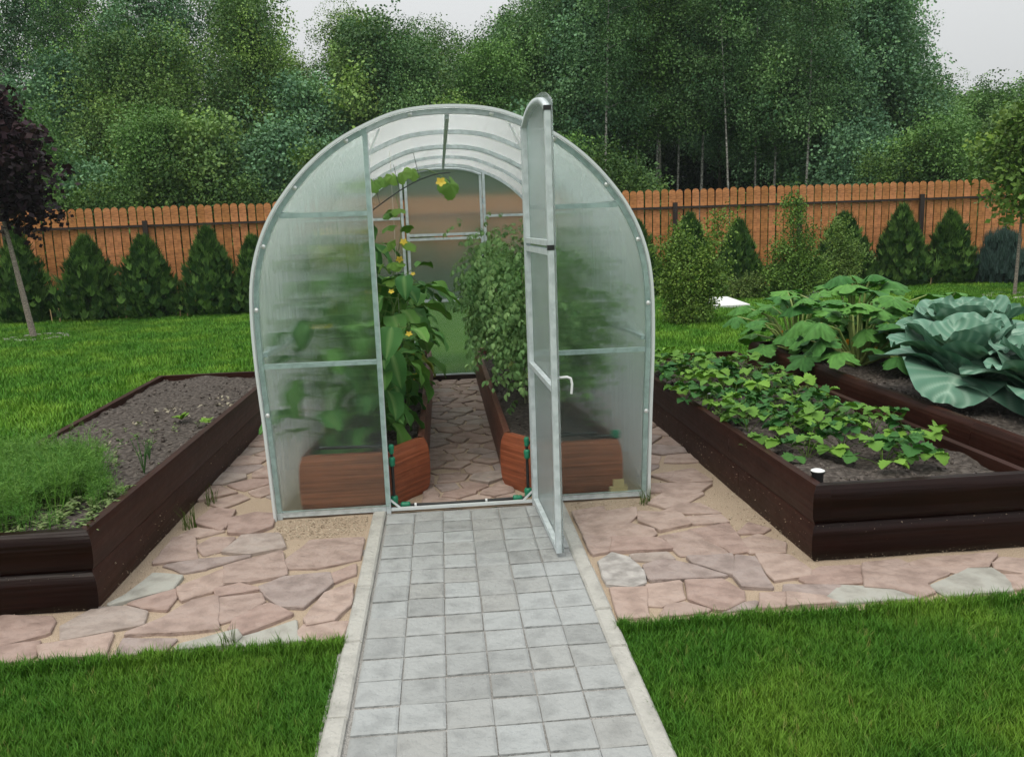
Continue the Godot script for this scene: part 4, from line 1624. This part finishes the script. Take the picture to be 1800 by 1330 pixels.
func tomato(label: String, at: Vector3, height: float, spread: float, sprays: int) -> void:
	var o := thing("tomato_plant", label, "tomato plant", at, 0.0, "tomato plants in the greenhouse bed")
	var ends := PackedVector3Array()
	for k in 5:
		var a := TAU * k / 5.0 + rf(-0.4, 0.4)
		var path := PackedVector3Array()
		var top := Vector3(cos(a) * spread * rf(0.4, 1.0), height * rf(0.7, 1.0), sin(a) * spread * rf(0.4, 1.0))
		for j in 6:
			var t := j / 5.0
			path.append(Vector3(top.x * pow(t, 0.8) + rf(-0.02, 0.02), top.y * t, top.z * pow(t, 0.8) + rf(-0.02, 0.02)))
			if j > 1:
				ends.append(path[j])
		var s := MB.new()
		s.tube(path, [0.008, 0.007, 0.006, 0.005, 0.004, 0.002], 5)
		obj("stem", s, M.pale_stem, o)
	# a compound leaf: leaflets down a drooping rib
	var cm := MB.new()
	var rib := PackedVector3Array([Vector3.ZERO, Vector3(0, 0.012, 0.05), Vector3(0, 0.0, 0.10), Vector3(0, -0.03, 0.15)])
	cm.col = Color(0.9, 1.0, 0.6)
	cm.tube(rib, [0.0018, 0.001], 3)
	for k in 3:
		for s in [-1.0, 1.0]:
			cm.col = Color(1, 1, 1) * rf(0.8, 1.2)
			cm.add(leaf(rf(0.04, 0.058), 0.026, 1.0, 0.35, 0.04, 4, 1, 0.9), aim(rib[k + 1] * 0.95, s * 1.1, rf(0.0, 0.7), rf(-0.4, 0.4)))
	cm.add(leaf(0.06, 0.034, 1.0, 0.35, 0.04, 4, 1, 0.9), aim(rib[3], 0.0, 0.6))
	cm.col = Color(1, 1, 1)
	var m := cm.mesh(M.leaf)
	var xf := []
	var cl := []
	for i in sprays:
		var e := ends[rng.randi() % ends.size()]
		var p := e + Vector3(rng.randfn(0, 0.10), rng.randfn(0, 0.11), rng.randfn(0, 0.11))
		if p.y < height * 0.34 and rng.randf() < 0.85:
			continue
		if at.x + p.x > 0.93 or at.x + p.x < 0.0 + rf(0.0, 0.16):
			continue
		var a := atan2(p.x, p.z) + rf(-0.9, 0.9)
		xf.append(aim(p, a, rf(-0.3, 0.8), rf(-0.4, 0.4), rf(0.5, 0.9)))
		cl.append(Color(0.10, 0.205, 0.07).lerp(Color(0.23, 0.37, 0.14), rng.randf() ** 1.3))
	many("foliage", m, xf, cl, o)
	for k in 3:
		var t := MB.new()
		t.lathe([[0.0, 0.035], [0.012, 0.03], [0.022, 0.012], [0.026, -0.006], [0.02, -0.024], [0.0, -0.032]], 10)
		var to := obj("tomato", t, M.tomato, o)
		to.position = Vector3(rf(-0.16, 0.16), rf(0.25, 0.45) * height, rf(0.05, 0.2))

func build_greenhouse_plants() -> void:
	for k in 6:
		big_leaf_plant("%s large leaved plant from the doorway in the bed on the hose side" % ordinal(k), Vector3(-0.50 + rf(-0.06, 0.06), 0.27, -0.50 - 0.58 * k), [0.72, 0.95, 0.9, 0.9, 0.8, 0.7][k], [38, 48, 42, 36, 30, 24][k], Vector3(0.19, 0, 0.06))
	for k in 4:
		big_leaf_plant("%s large leaved plant from the front against the curved wall, seen blurred through it" % ordinal(k), Vector3(-0.78 + rf(-0.04, 0.04), 0.27, -0.42 - 0.75 * k), [0.8, 1.2, 1.35, 1.2][k], [28, 36, 38, 34][k], Vector3(0.06, 0, 0.03))
	# cucumber vine on a string up to the roof
	var o := thing("cucumber_vine", "cucumber vine climbing a string to the greenhouse roof with yellow flowers", "cucumber vine")
	var vine := PackedVector3Array()
	for k in 14:
		var t := k / 13.0
		vine.append(Vector3(-0.36 + 0.05 * sin(t * 9.0), 0.3 + 1.45 * t, -1.25 + 0.04 * cos(t * 8.0)))
	var vb := MB.new()
	vb.tube(vine, [0.004, 0.003], 5)
	obj("stem", vb, M.stem, o)
	var tw := MB.new()
	tw.tube(PackedVector3Array([Vector3(-0.36, 0.3, -1.25), Vector3(-0.36, 2.02, -1.25)]), [0.0015], 4)
	obj("string", tw, M.twine, o)
	for k in 22:
		var p := vine[mini(13, 2 + k)] if k < 11 else vine[7 + (k % 6)]
		var b := palmate(rf(0.05, 0.085), 5, 0.18, 0.25, 0.04, 3, 0.06)
		var c := Color(0.09, 0.20, 0.04).lerp(Color(0.17, 0.30, 0.05), rng.randf())
		for q in b.c.size():
			b.c[q] = c
		var a := rf(0, TAU)
		var lf := obj("leaf", b, M.leaf, o)
		lf.transform = aim(p + Vector3(sin(a), rf(-0.2, 0.3), cos(a)) * rf(0.05, 0.11), a, rf(0.3, 1.1), rf(-0.4, 0.4))
		if k % 7 == 0:
			var f := MB.new()
			for q in 5:
				f.add(leaf(0.03, 0.02, 0.2, 0.2, 0.0, 3, 1), aim(Vector3.ZERO, TAU * q / 5.0, -0.4))
			var fo := obj("flower", f, M.yellow, o)
			fo.transform = aim(p + Vector3(0.03, 0.02, 0.05), 0.0, 1.0)
	# the shoot that runs under the roof arch
	var r := thing("cucumber_shoot", "cucumber shoot hanging under the roof arches with one big leaf and a flower", "cucumber vine")
	var run := PackedVector3Array()
	for k in 9:
		var t := k / 8.0
		run.append(Vector3(lerpf(-0.60, 0.03, t), 1.66 + 0.22 * sin(t * 2.2) + 0.02 * sin(t * 11.0), -1.0 - 0.35 * t))
	var rb := MB.new()
	rb.tube(run, [0.005, 0.004], 5)
	obj("stem", rb, M.stem, r)
	for k in 7:
		var t := k / 6.0
		var b := palmate(rf(0.055, 0.085), 5, 0.2, 0.3, 0.05, 3, 0.08)
		var c := Color(0.12, 0.24, 0.05).lerp(Color(0.18, 0.31, 0.06), rng.randf())
		for q in b.c.size():
			b.c[q] = c
		var lf := obj("leaf", b, M.leaf, r)
		var p := Vector3(lerpf(-0.52, -0.16, t), 1.80 + 0.10 * t, -1.0 - 0.1 * t)
		if k == 6:
			p = Vector3(0.02, 1.80, -1.3)
		lf.transform = aim(p, 0.2 + rf(-0.5, 0.5), 0.9 if k < 6 else 1.35, rf(-0.4, 0.4), 1.0 if k < 6 else 1.3)
	var ff := MB.new()
	for q in 5:
		ff.add(leaf(0.04, 0.028, 0.2, 0.2, 0.0, 3, 1), aim(Vector3.ZERO, TAU * q / 5.0, -0.4))
	var ffo := obj("flower", ff, M.yellow, r)
	ffo.transform = aim(Vector3(-0.04, 1.81, -1.25), 0.0, 1.1)
	# wire for the plants, slung below the arches
	var wv := thing("support_wire", "thin dark wire slung below the roof arches with short hangers", "wire")
	var wp := PackedVector3Array()
	for k in 11:
		var t := k / 10.0
		wp.append(Vector3(lerpf(-0.62, 0.02, t), 1.56 + 0.30 * pow(sin(t * PI * 0.5), 1.2), -1.02))
	var wb := MB.new()
	wb.tube(wp, [0.004], 5)
	obj("wire", wb, M.wire, wv)
	for k in [1, 3, 5, 7]:
		var hb := MB.new()
		hb.tube(PackedVector3Array([wp[k], wp[k] + Vector3(-0.03, 0.16, 0.0)]), [0.002], 4)
		obj("hanger", hb, M.wire, wv)
	for k in 4:
		tomato("%s tomato plant from the doorway beside the open door" % ordinal(k), Vector3([0.52, 0.50, 0.50, 0.52][k], 0.28, -0.55 - 0.85 * k), [1.02, 1.15, 1.2, 1.0][k], [0.27, 0.42, 0.46, 0.40][k], [820, 1150, 1250, 760][k])


# ---------------------------------------------------------------- fence
func build_fence() -> void:
	var f := thing("fence", "orange brown picket fence with rounded tops and dark rails", "fence", Vector3(0, 0, -12.95))
	var ms := []
	for k in 3:
		var poly := PackedVector2Array()
		var w: float = [0.068, 0.067, 0.069][k]
		poly.append(Vector2(-w, 0.04))
		poly.append(Vector2(w, 0.04))
		for q in 7:
			var a := PI * q / 6.0
			poly.append(Vector2(cos(a) * w, 2.02 + sin(a) * 0.068))
		var b := MB.new()
		b.prism(poly, -0.011, 0.011)
		for m in M.picket:
			ms.append(b.mesh(m))
	var x := -11.5
	while x < 14.6:
		var o := node("picket", ms[rng.randi() % ms.size()], f, Transform3D(Basis.from_euler(Vector3(rf(-0.006, 0.006), 0, rf(-0.005, 0.005))), Vector3(x, rf(-0.012, 0.012), 0.012 if int(x * 10.0) % 2 else 0.0)))
		x += 0.162
	for y in [1.72, 0.45]:
		var b := MB.new()
		b.box(Vector3(1.5, y, 0.05), Vector3(26.4, 0.042, 0.04))
		obj("rail", b, M.rail, f)
	for k in 11:
		var px := -10.98 + 2.62 * k
		var b := MB.new()
		b.box(Vector3(px, 0.9, 0.098), Vector3(0.09, 1.84, 0.05))
		obj("post", b, M.rail, f)

# ---------------------------------------------------------------- evergreens along the fence
func build_thujas() -> void:
	# a flat fan of scale leaves
	var b := MB.new()
	for k in 17:
		var a := lerpf(-0.85, 0.85, k / 16.0)
		var d := Vector3(sin(a), cos(a), rf(-0.15, 0.15))
		var l := rf(0.06, 0.10) * (1.2 - absf(a) * 0.5)
		var w := Vector3(cos(a), -sin(a), rf(-0.6, 0.6)) * rf(0.0035, 0.006)
		b.col = Color(1, 1, 1) * rf(0.75, 1.25)
		var m := d * l * 0.55
		b.tri(Vector3.ZERO, m - w, m + w, Vector3.BACK)
		b.tri(m - w, m + w, d * l, Vector3.BACK)
	b.col = Color(1, 1, 1)
	var fan := b.mesh(M.spray)
	var rows := [[-7.93, 1.62, 0.50], [-6.68, 1.46, 0.52], [-5.60, 1.47, 0.50], [-4.44, 1.62, 0.52], [-3.62, 1.45, 0.44], [-2.5, 1.5, 0.48], [-1.45, 1.4, 0.46], [-0.4, 1.5, 0.48], [0.65, 1.45, 0.46], [1.7, 1.5, 0.48], [2.75, 1.4, 0.46], [3.8, 1.5, 0.46], [4.88, 1.53, 0.44], [5.85, 1.44, 0.46], [8.06, 1.40, 0.5], [9.23, 1.55, 0.52], [10.31, 1.44, 0.5]]
	for i in rows.size():
		var r: Array = rows[i]
		var h: float = r[1] * rf(0.94, 1.06)
		r[2] = float(r[2]) * rf(0.86, 1.12)
		var label := "dark green conical thuja, %s along the fence from the purple maple" % ordinal(i)
		var o := thing("thuja", label, "thuja", Vector3(r[0], -0.03, -12.25 + rf(-0.06, 0.06)), 0.0, "thujas planted along the fence")
		var s := MB.new()
		s.tube(PackedVector3Array([Vector3.ZERO, Vector3(0.0, h * 0.8, 0.0)]), [0.022, 0.006], 6)
		obj("trunk", s, M.bark, o)
		var xf := []
		var cl := []
		var lump := noise(3.5, 80 + i, 2)
		for k in 2100:
			var t := rng.randf() ** 1.1
			var a := rf(0, TAU)
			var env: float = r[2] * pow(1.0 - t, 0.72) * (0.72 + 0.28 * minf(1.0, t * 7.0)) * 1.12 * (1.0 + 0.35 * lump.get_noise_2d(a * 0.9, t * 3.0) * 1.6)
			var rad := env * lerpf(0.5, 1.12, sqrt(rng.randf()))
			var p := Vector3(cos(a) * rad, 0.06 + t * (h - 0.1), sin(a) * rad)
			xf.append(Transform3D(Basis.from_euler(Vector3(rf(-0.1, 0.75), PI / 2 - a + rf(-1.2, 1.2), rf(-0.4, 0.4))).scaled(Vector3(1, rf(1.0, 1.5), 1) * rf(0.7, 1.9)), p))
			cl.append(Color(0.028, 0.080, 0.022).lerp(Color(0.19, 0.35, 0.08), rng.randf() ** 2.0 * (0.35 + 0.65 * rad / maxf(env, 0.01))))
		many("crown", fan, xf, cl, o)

func leaf_spray(leaves: int, ball: float, L: float, W: float) -> MB:
	var b := MB.new()
	for k in leaves:
		var p := Vector3(rf(-1, 1), rf(-1, 1), rf(-1, 1))
		while p.length() > 1.0:
			p = Vector3(rf(-1, 1), rf(-1, 1), rf(-1, 1))
		p *= ball
		var d := Vector3(rf(-1, 1), rf(-1.1, 0.35), rf(-1, 1)).normalized()
		var side := d.cross(Vector3(rf(-1, 1), rf(0.2, 1), rf(-1, 1))).normalized()
		b.col = Color(1, 1, 1).lerp(Color(1.25, 1.15, 0.8), rng.randf()) * rf(0.65, 1.25)
		var l := L * rf(0.75, 1.25)
		var m := p + d * l * 0.45
		b.tri(p, m - side * W * 0.5, m + side * W * 0.5, Vector3.UP)
		b.tri(m - side * W * 0.5, m + side * W * 0.5, p + d * l, Vector3.UP)
	b.col = Color(1, 1, 1)
	return b

# a broadleaf tree: trunk, limbs, and a crown of sprays gathered at the limbs' ends
func tree(label: String, kind: String, at: Vector3, h: float, R: float, low: float, limbs: int, per: int, spread: float, spray: Mesh, bark: Material, ca: Color, cb: Color, trunk_r: float, lean := Vector2.ZERO, group := "trees of the forest behind the fence") -> Node3D:
	var o := thing(kind.replace(" ", "_"), label, kind, at, 0.0, group)
	var tr := MB.new()
	var path := PackedVector3Array()
	var wob := Vector2(rf(-0.2, 0.2), rf(-0.2, 0.2)) * h * 0.05
	for k in 7:
		var t := k / 6.0
		path.append(Vector3(lean.x * t + wob.x * sin(t * 4.0), h * 0.95 * t, lean.y * t + wob.y * sin(t * 5.0)))
	tr.tube(path, [trunk_r, trunk_r * 0.85, trunk_r * 0.7, trunk_r * 0.55, trunk_r * 0.4, trunk_r * 0.25, trunk_r * 0.08], 7)
	obj("trunk", tr, bark, o)
	var lb := MB.new()
	var xf := []
	var cl := []
	for i in limbs:
		var t := lerpf(low, 1.0, pow((i + 0.5) / limbs, 0.9))
		var f := clampf((t - low) / (1.0 - low), 0.0, 1.0)
		var env := R * (lerpf(0.62, 1.0, f / 0.3) if f < 0.3 else pow(maxf(0.0, 1.04 - f) / 0.74, 0.75)) * rf(0.65, 1.15)
		var a := TAU * i * 0.382 + rf(-0.5, 0.5)
		var s := path[int(t * 5.999)].lerp(path[mini(6, int(t * 5.999) + 1)], fposmod(t * 5.999, 1.0))
		var e := s + Vector3(cos(a) * env, env * rf(0.15, 0.6) * (1.0 - f * 0.3), sin(a) * env)
		lb.tube(PackedVector3Array([s, s.lerp(e, 0.5) + Vector3.UP * env * 0.08, e]), [trunk_r * 0.28, trunk_r * 0.16, trunk_r * 0.05], 4)
		var tone := rng.randf()
		for k in per:
			var q := s.lerp(e, rf(0.45, 1.08)) + Vector3(rng.randfn(0, spread), rng.randfn(0, spread * 0.75) - spread * 0.25, rng.randfn(0, spread))
			xf.append(Transform3D(Basis.from_euler(Vector3(rf(-0.4, 0.4), rf(0, TAU), rf(-0.4, 0.4))).scaled(Vector3.ONE * rf(0.55, 1.45)), q))
			cl.append(ca.lerp(cb, clampf(tone * tone * 0.75 + rng.randf() * 0.35, 0.0, 1.0)))
	obj("limbs", lb, bark, o)
	many("crown", spray, xf, cl, o)
	return o

const SKYLINE := [[-14.0, 12.0], [-11.0, 11.0], [-6.5, 10.4], [-4.7, 9.2], [-4.1, 6.5], [-3.2, 6.2], [-2.3, 7.9], [-1.6, 7.0], [-0.9, 6.7], [-0.1, 7.9], [0.8, 6.6], [1.4, 6.9], [2.2, 7.6], [3.0, 7.8], [4.5, 11.0], [8.0, 12.0], [12.1, 11.0], [13.1, 7.6], [13.8, 6.0], [14.6, 4.9], [16.0, 5.5], [17.0, 5.3], [22.0, 5.6]]

func skyline(x: float) -> float:
	for i in SKYLINE.size() - 1:
		if x < SKYLINE[i + 1][0]:
			return lerpf(SKYLINE[i][1], SKYLINE[i + 1][1], clampf((x - SKYLINE[i][0]) / (SKYLINE[i + 1][0] - SKYLINE[i][0]), 0.0, 1.0))
	return SKYLINE[SKYLINE.size() - 1][1]

func build_forest() -> void:
	var birch := leaf_spray(46, 0.28, 0.068, 0.046).mesh(M.spray)
	var aspen := leaf_spray(44, 0.29, 0.074, 0.060).mesh(M.spray)
	var fine := leaf_spray(50, 0.26, 0.060, 0.042).mesh(M.spray)
	var rows := [["front row", 16.0, 1.25, 0.0], ["second row", 19.5, 1.6, 0.5], ["third row", 24.5, 1.95, 0.2], ["farthest row", 31.0, 2.5, 0.7]]
	for r in 4:
		var z: float = rows[r][1]
		var half := (z + 4.5) * 0.60
		var x: float = -half + 0.8 + float(rows[r][3])
		var n := 0
		while x < half * 1.22:
			var dz := rf(-0.9, 0.9)
			var to20 := 24.5 / (z - dz + 4.5)
			var sky: float = (skyline(x * to20) - 1.54) / to20 + 1.54
			var h: float = sky * rf(0.87, 0.98)
			var R := rf(1.25, 1.65)
			var k := rng.randi() % 3
			var open := x > 4.2 and x < 9.6
			if r == 0:
				h = minf(sky * 0.8, rf(3.0, 4.6)) if not open else rf(1.9, 2.9)
				R = rf(0.95, 1.25)
			elif r == 1:
				h = minf(sky, rf(5.5, 8.0)) if h > 8.0 else h
			elif r == 2:
				R = rf(1.5, 1.9)
			else:
				h = sky * rf(0.82, 0.95)
				R = rf(1.9, 2.4)
			if r == 0 and open and rng.randf() < 0.65:
				x += rows[r][2]
				continue
			var kind: String = ["birch tree", "aspen tree", "alder tree"][k]
			var ca: Color = [Color(0.044, 0.118, 0.054), Color(0.050, 0.128, 0.074), Color(0.038, 0.104, 0.038)][k]
			var cb: Color = [Color(0.28, 0.49, 0.20), Color(0.26, 0.48, 0.265), Color(0.245, 0.46, 0.135)][k]
			var tone: String = ["mid green", "bluish green", "deep green"][k]
			if rng.randf() < 0.2:
				cb = Color(0.30, 0.47, 0.13)
				tone = "light green"
			var size: String = "low" if h < 3.2 else "young" if h < 5.5 else "tall" if h < 9.0 else "very tall"
			var label := "%s %s %s, %s from the maple end, %s behind the fence" % [size, tone, kind, ordinal(n), rows[r][0]]
			var low: float = [0.1, 0.22, 0.25, 0.15][r]
			if open and r > 0:
				low = 0.55
			var limbs := int(clampf(h * 4.2, 14, 46))
			var per: int = [36, 36, 38, 30][r]
			var spread: float = [0.28, 0.36, 0.42, 0.55][r]
			if x * to20 < -4.4 and r >= 2:
				per = 16
			tree(label, kind, Vector3(x, -0.05, -z + dz), h, R, low, limbs, per, spread, [birch, aspen, fine][k], M.bark_birch if (k == 0 or open) else M.bark, ca, cb, rf(0.05, 0.075) * (0.6 if r == 0 else 1.0), Vector2(rf(-0.3, 0.3), rf(-0.3, 0.3)))
			x += float(rows[r][2]) * rf(0.8, 1.2)
			n += 1
	# slim white birches standing clear of the undergrowth
	for k in 8:
		var x := 3.6 + 0.85 * k + rf(-0.2, 0.2)
		tree("slim white stemmed birch tree, %s from the greenhouse door among bare trunks behind the fence" % ordinal(k), "birch tree", Vector3(x, -0.05, -rf(17.2, 21.5)), rf(8.0, 11.0), 0.8, 0.42, 22, 18, 0.3, fine, M.bark_birch, Color(0.044, 0.115, 0.055), Color(0.165, 0.31, 0.125), rf(0.035, 0.05), Vector2(rf(-0.6, 0.6), 0))
	# a dense understorey right behind the pickets
	var b := leaf_spray(30, 0.22, 0.07, 0.05).mesh(M.spray)
	var xf := []
	var cl := []
	for i in 5200:
		var x := rf(-12.0, 17.0)
		if x > 5.0 and x < 9.6 and rng.randf() < 0.55:
			continue
		var y := 0.3 + (2.5 if x < 4.6 or x > 9.6 else 1.5) * rng.randf()
		xf.append(Transform3D(Basis.from_euler(Vector3(rf(-0.4, 0.4), rf(0, TAU), rf(-0.4, 0.4))).scaled(Vector3.ONE * rf(0.7, 1.2)), Vector3(x, y + 0.4 * sin(x * 1.9) + 0.3 * sin(x * 4.1), -rf(14.2, 15.2))))
		cl.append(Color(0.036, 0.090, 0.028).lerp(Color(0.14, 0.25, 0.06), rng.randf() ** 1.5))
	for i in 7000:
		var x := rf(-20.0, 26.0)
		xf.append(Transform3D(Basis.from_euler(Vector3(rf(-0.4, 0.4), rf(0, TAU), rf(-0.4, 0.4))).scaled(Vector3.ONE * rf(1.6, 2.6)), Vector3(x, rf(0.2, 5.0), -rf(27.5, 29.0))))
		cl.append(Color(0.024, 0.060, 0.024).lerp(Color(0.07, 0.135, 0.045), rng.randf() ** 1.5))
	for i in 5000:
		var x := rf(-26.0, 34.0)
		xf.append(Transform3D(Basis.from_euler(Vector3(rf(-0.4, 0.4), rf(0, TAU), rf(-0.4, 0.4))).scaled(Vector3.ONE * rf(2.4, 3.6)), Vector3(x, rf(0.2, 5.0), -rf(35.0, 37.0))))
		cl.append(Color(0.024, 0.060, 0.024).lerp(Color(0.07, 0.135, 0.045), rng.randf() ** 1.5))
	tag(many("undergrowth", b, xf, cl), "green undergrowth massed behind the fence at the foot of the trees", "undergrowth")

# ---------------------------------------------------------------- garden trees and shrubs
func ring_of_stones(label: String, at: Vector3, R: float) -> void:
	var o := thing("stone_ring", label, "stone ring", at, 0.0, "stone rings round the garden trees")
	var b := MB.new()
	b.lathe([[0.0, 0.02], [R * 0.7, 0.015], [R, -0.02]], 20)
	obj("mulch", b, M.soil, o)
	for k in 15:
		var a := TAU * k / 15.0 + rf(-0.1, 0.1)
		var poly := PackedVector2Array()
		for q in 6:
			var t := TAU * q / 6.0
			poly.append(Vector2(cos(t) * rf(0.06, 0.10), sin(t) * rf(0.04, 0.07)))
		var m := stone_mesh(poly, 0.03, M.palestone if k % 3 else M.mottled)
		node("stone", m, o, Transform3D(Basis.from_euler(Vector3(rf(-0.2, 0.2), -a + PI / 2, rf(-0.2, 0.2))), Vector3(cos(a) * R * rf(0.75, 1.0), 0.01, sin(a) * R * rf(0.75, 1.0))))

func shrub(label: String, called: String, at: Vector3, stems: Array, sprays: int, spray: Mesh, ca: Color, cb: Color, spread: float) -> void:
	var o := thing(called, label, "shrub", at, 0.0)
	var xf := []
	var cl := []
	for s in stems:
		var path := PackedVector3Array()
		for k in 6:
			var t := k / 5.0
			path.append(Vector3(s[0] * pow(t, 1.2) + rf(-0.02, 0.02), s[1] * t, s[2] * pow(t, 1.2)))
		var b := MB.new()
		b.tube(path, [0.014, 0.012, 0.01, 0.008, 0.005, 0.003], 5)
		obj("stem", b, M.bark, o)
		for k in sprays / stems.size():
			var t := rf(0.12, 1.0)
			var p := path[int(t * 4.999)].lerp(path[int(t * 4.999) + 1], fposmod(t * 4.999, 1.0))
			var w := spread * (1.1 - 0.75 * t) + 0.03
			p += Vector3(rng.randfn(0, w), rng.randfn(0, 0.05), rng.randfn(0, w))
			p.y = maxf(p.y, 0.06)
			xf.append(Transform3D(Basis.from_euler(Vector3(rf(-0.4, 0.4), rf(0, TAU), rf(-0.4, 0.4))).scaled(Vector3.ONE * rf(0.7, 1.2)), p))
			cl.append(ca.lerp(cb, rng.randf()))
	many("foliage", spray, xf, cl, o)

func build_garden_trees() -> void:
	var small := leaf_spray(16, 0.11, 0.045, 0.028).mesh(M.spray)
	var broad := leaf_spray(14, 0.16, 0.10, 0.085).mesh(M.spray)
	var m := tree("young dark purple maple with a thin pale trunk in a stone ring", "maple tree", Vector3(-6.58, -0.02, -9.6), 4.0, 0.62, 0.49, 25, 24, 0.2, broad, M.pale_bark, Color(0.014, 0.008, 0.013), Color(0.055, 0.028, 0.042), 0.052, Vector2(-0.42, 0.0), "")
	ring_of_stones("ring of pale stones round the foot of the purple maple", Vector3(-6.52, -0.02, -9.6), 0.46)
	tree("young green tree with a slim trunk standing past the cabbages", "linden tree", Vector3(9.72, -0.02, -9.4), 3.2, 0.68, 0.46, 22, 19, 0.17, leaf_spray(16, 0.17, 0.085, 0.065).mesh(M.spray), M.pale_bark, Color(0.075, 0.155, 0.035), Color(0.23, 0.37, 0.08), 0.032, Vector2(0.05, 0.0), "")
	ring_of_stones("ring of pale stones round the foot of the young green tree", Vector3(9.72, -0.02, -9.4), 0.5)
	shrub("leafy light green shrub on the lawn beside the white foam board", "leafy_shrub", Vector3(3.47, -0.02, -7.67), [[-0.35, 1.2, 0.05], [-0.1, 1.42, -0.1], [0.58, 1.62, 0.0], [0.25, 1.1, 0.15], [0.45, 0.75, 0.1], [-0.25, 0.8, 0.15], [0.1, 0.9, 0.1]], 1150, small, Color(0.075, 0.16, 0.035), Color(0.21, 0.34, 0.075), 0.14)
	shrub("narrow light green shrub tapering to a tall tip in front of the thujas", "narrow_shrub", Vector3(6.30, -0.02, -10.6), [[-0.02, 1.85, 0.0], [0.25, 1.15, 0.1], [-0.3, 0.95, 0.1], [0.4, 0.7, 0.1], [-0.45, 0.6, 0.1], [0.05, 0.8, 0.2]], 1300, small, Color(0.055, 0.135, 0.03), Color(0.16, 0.29, 0.06), 0.18)
	shrub("pale loose shrub low in front of the thuja behind the zucchini", "loose_shrub", Vector3(7.55, -0.02, -11.3), [[-0.1, 1.35, 0.0], [0.2, 0.9, 0.1], [-0.35, 0.7, 0.1]], 520, small, Color(0.075, 0.15, 0.04), Color(0.19, 0.31, 0.08), 0.17)
	shrub("low pale green shrub at the lawn edge between leafy shrub and fence", "low_shrub", Vector3(5.35, -0.02, -10.9), [[-0.2, 0.4, 0.0], [0.2, 0.45, 0.1], [0.5, 0.35, 0.1]], 240, small, Color(0.07, 0.13, 0.035), Color(0.16, 0.24, 0.07), 0.2)
	# a blue grey juniper of upright needles
	var j := thing("juniper", "upright blue grey juniper in front of the fence past the thujas", "juniper", Vector3(11.15, -0.03, -11.9))
	var b := MB.new()
	for k in 12:
		var d := Vector3(rf(-0.3, 0.3), 1, rf(-0.3, 0.3)).normalized()
		var p := Vector3(rf(-0.03, 0.03), 0, rf(-0.03, 0.03))
		var s := d.cross(Vector3(rf(-1, 1), 0, rf(-1, 1))).normalized() * 0.006
		b.col = Color(1, 1, 1) * rf(0.7, 1.2)
		b.tri(p - s, p + s, p + d * rf(0.12, 0.22), Vector3.BACK)
	b.col = Color(1, 1, 1)
	var xf := []
	var cl := []
	for k in 1100:
		var a := rf(0, TAU)
		var t := rng.randf()
		var rad := 0.48 * sqrt(rng.randf()) * (0.65 + 0.5 * sin(PI * minf(1.0, t + 0.2)))
		xf.append(Transform3D(Basis.from_euler(Vector3(sin(a) * rad * 0.6, rf(0, TAU), -cos(a) * rad * 0.6)).scaled(Vector3.ONE * rf(0.8, 1.3)), Vector3(cos(a) * rad, t * 1.05 * (1.0 - rad * 0.5), sin(a) * rad)))
		cl.append(Color(0.035, 0.075, 0.062).lerp(Color(0.085, 0.145, 0.13), rng.randf()))
	many("foliage", b.mesh(M.spray), xf, cl, j)
	var js := MB.new()
	js.tube(PackedVector3Array([Vector3.ZERO, Vector3(0, 0.9, 0)]), [0.025, 0.01], 6)
	obj("stem", js, M.bark, j)
	# the young tree with big leaves just outside the fence corner, pale stakes at the fence foot
	for k in 9:
		var sb := MB.new()
		sb.tube(PackedVector3Array([Vector3.ZERO, Vector3(rf(-0.02, 0.02), rf(0.22, 0.34), 0)]), [0.011, 0.009], 6)
		var so := obj("plant_stake", sb, M.pine)
		so.position = Vector3([-7.32, -7.18, -6.12, -5.98, -5.0, -4.86, 8.6, 9.75, 10.9][k], -0.03, -12.0)
		tag(so, "short pale wooden stake beside the %s thuja from the purple maple, %s" % [["second", "second", "third", "third", "fourth", "fourth", "15th", "16th", "17th"][k], ["on its maple side", "on its greenhouse side"][k % 2] if k < 6 else "in the grass"], "stake", "pale stakes at the fence foot")
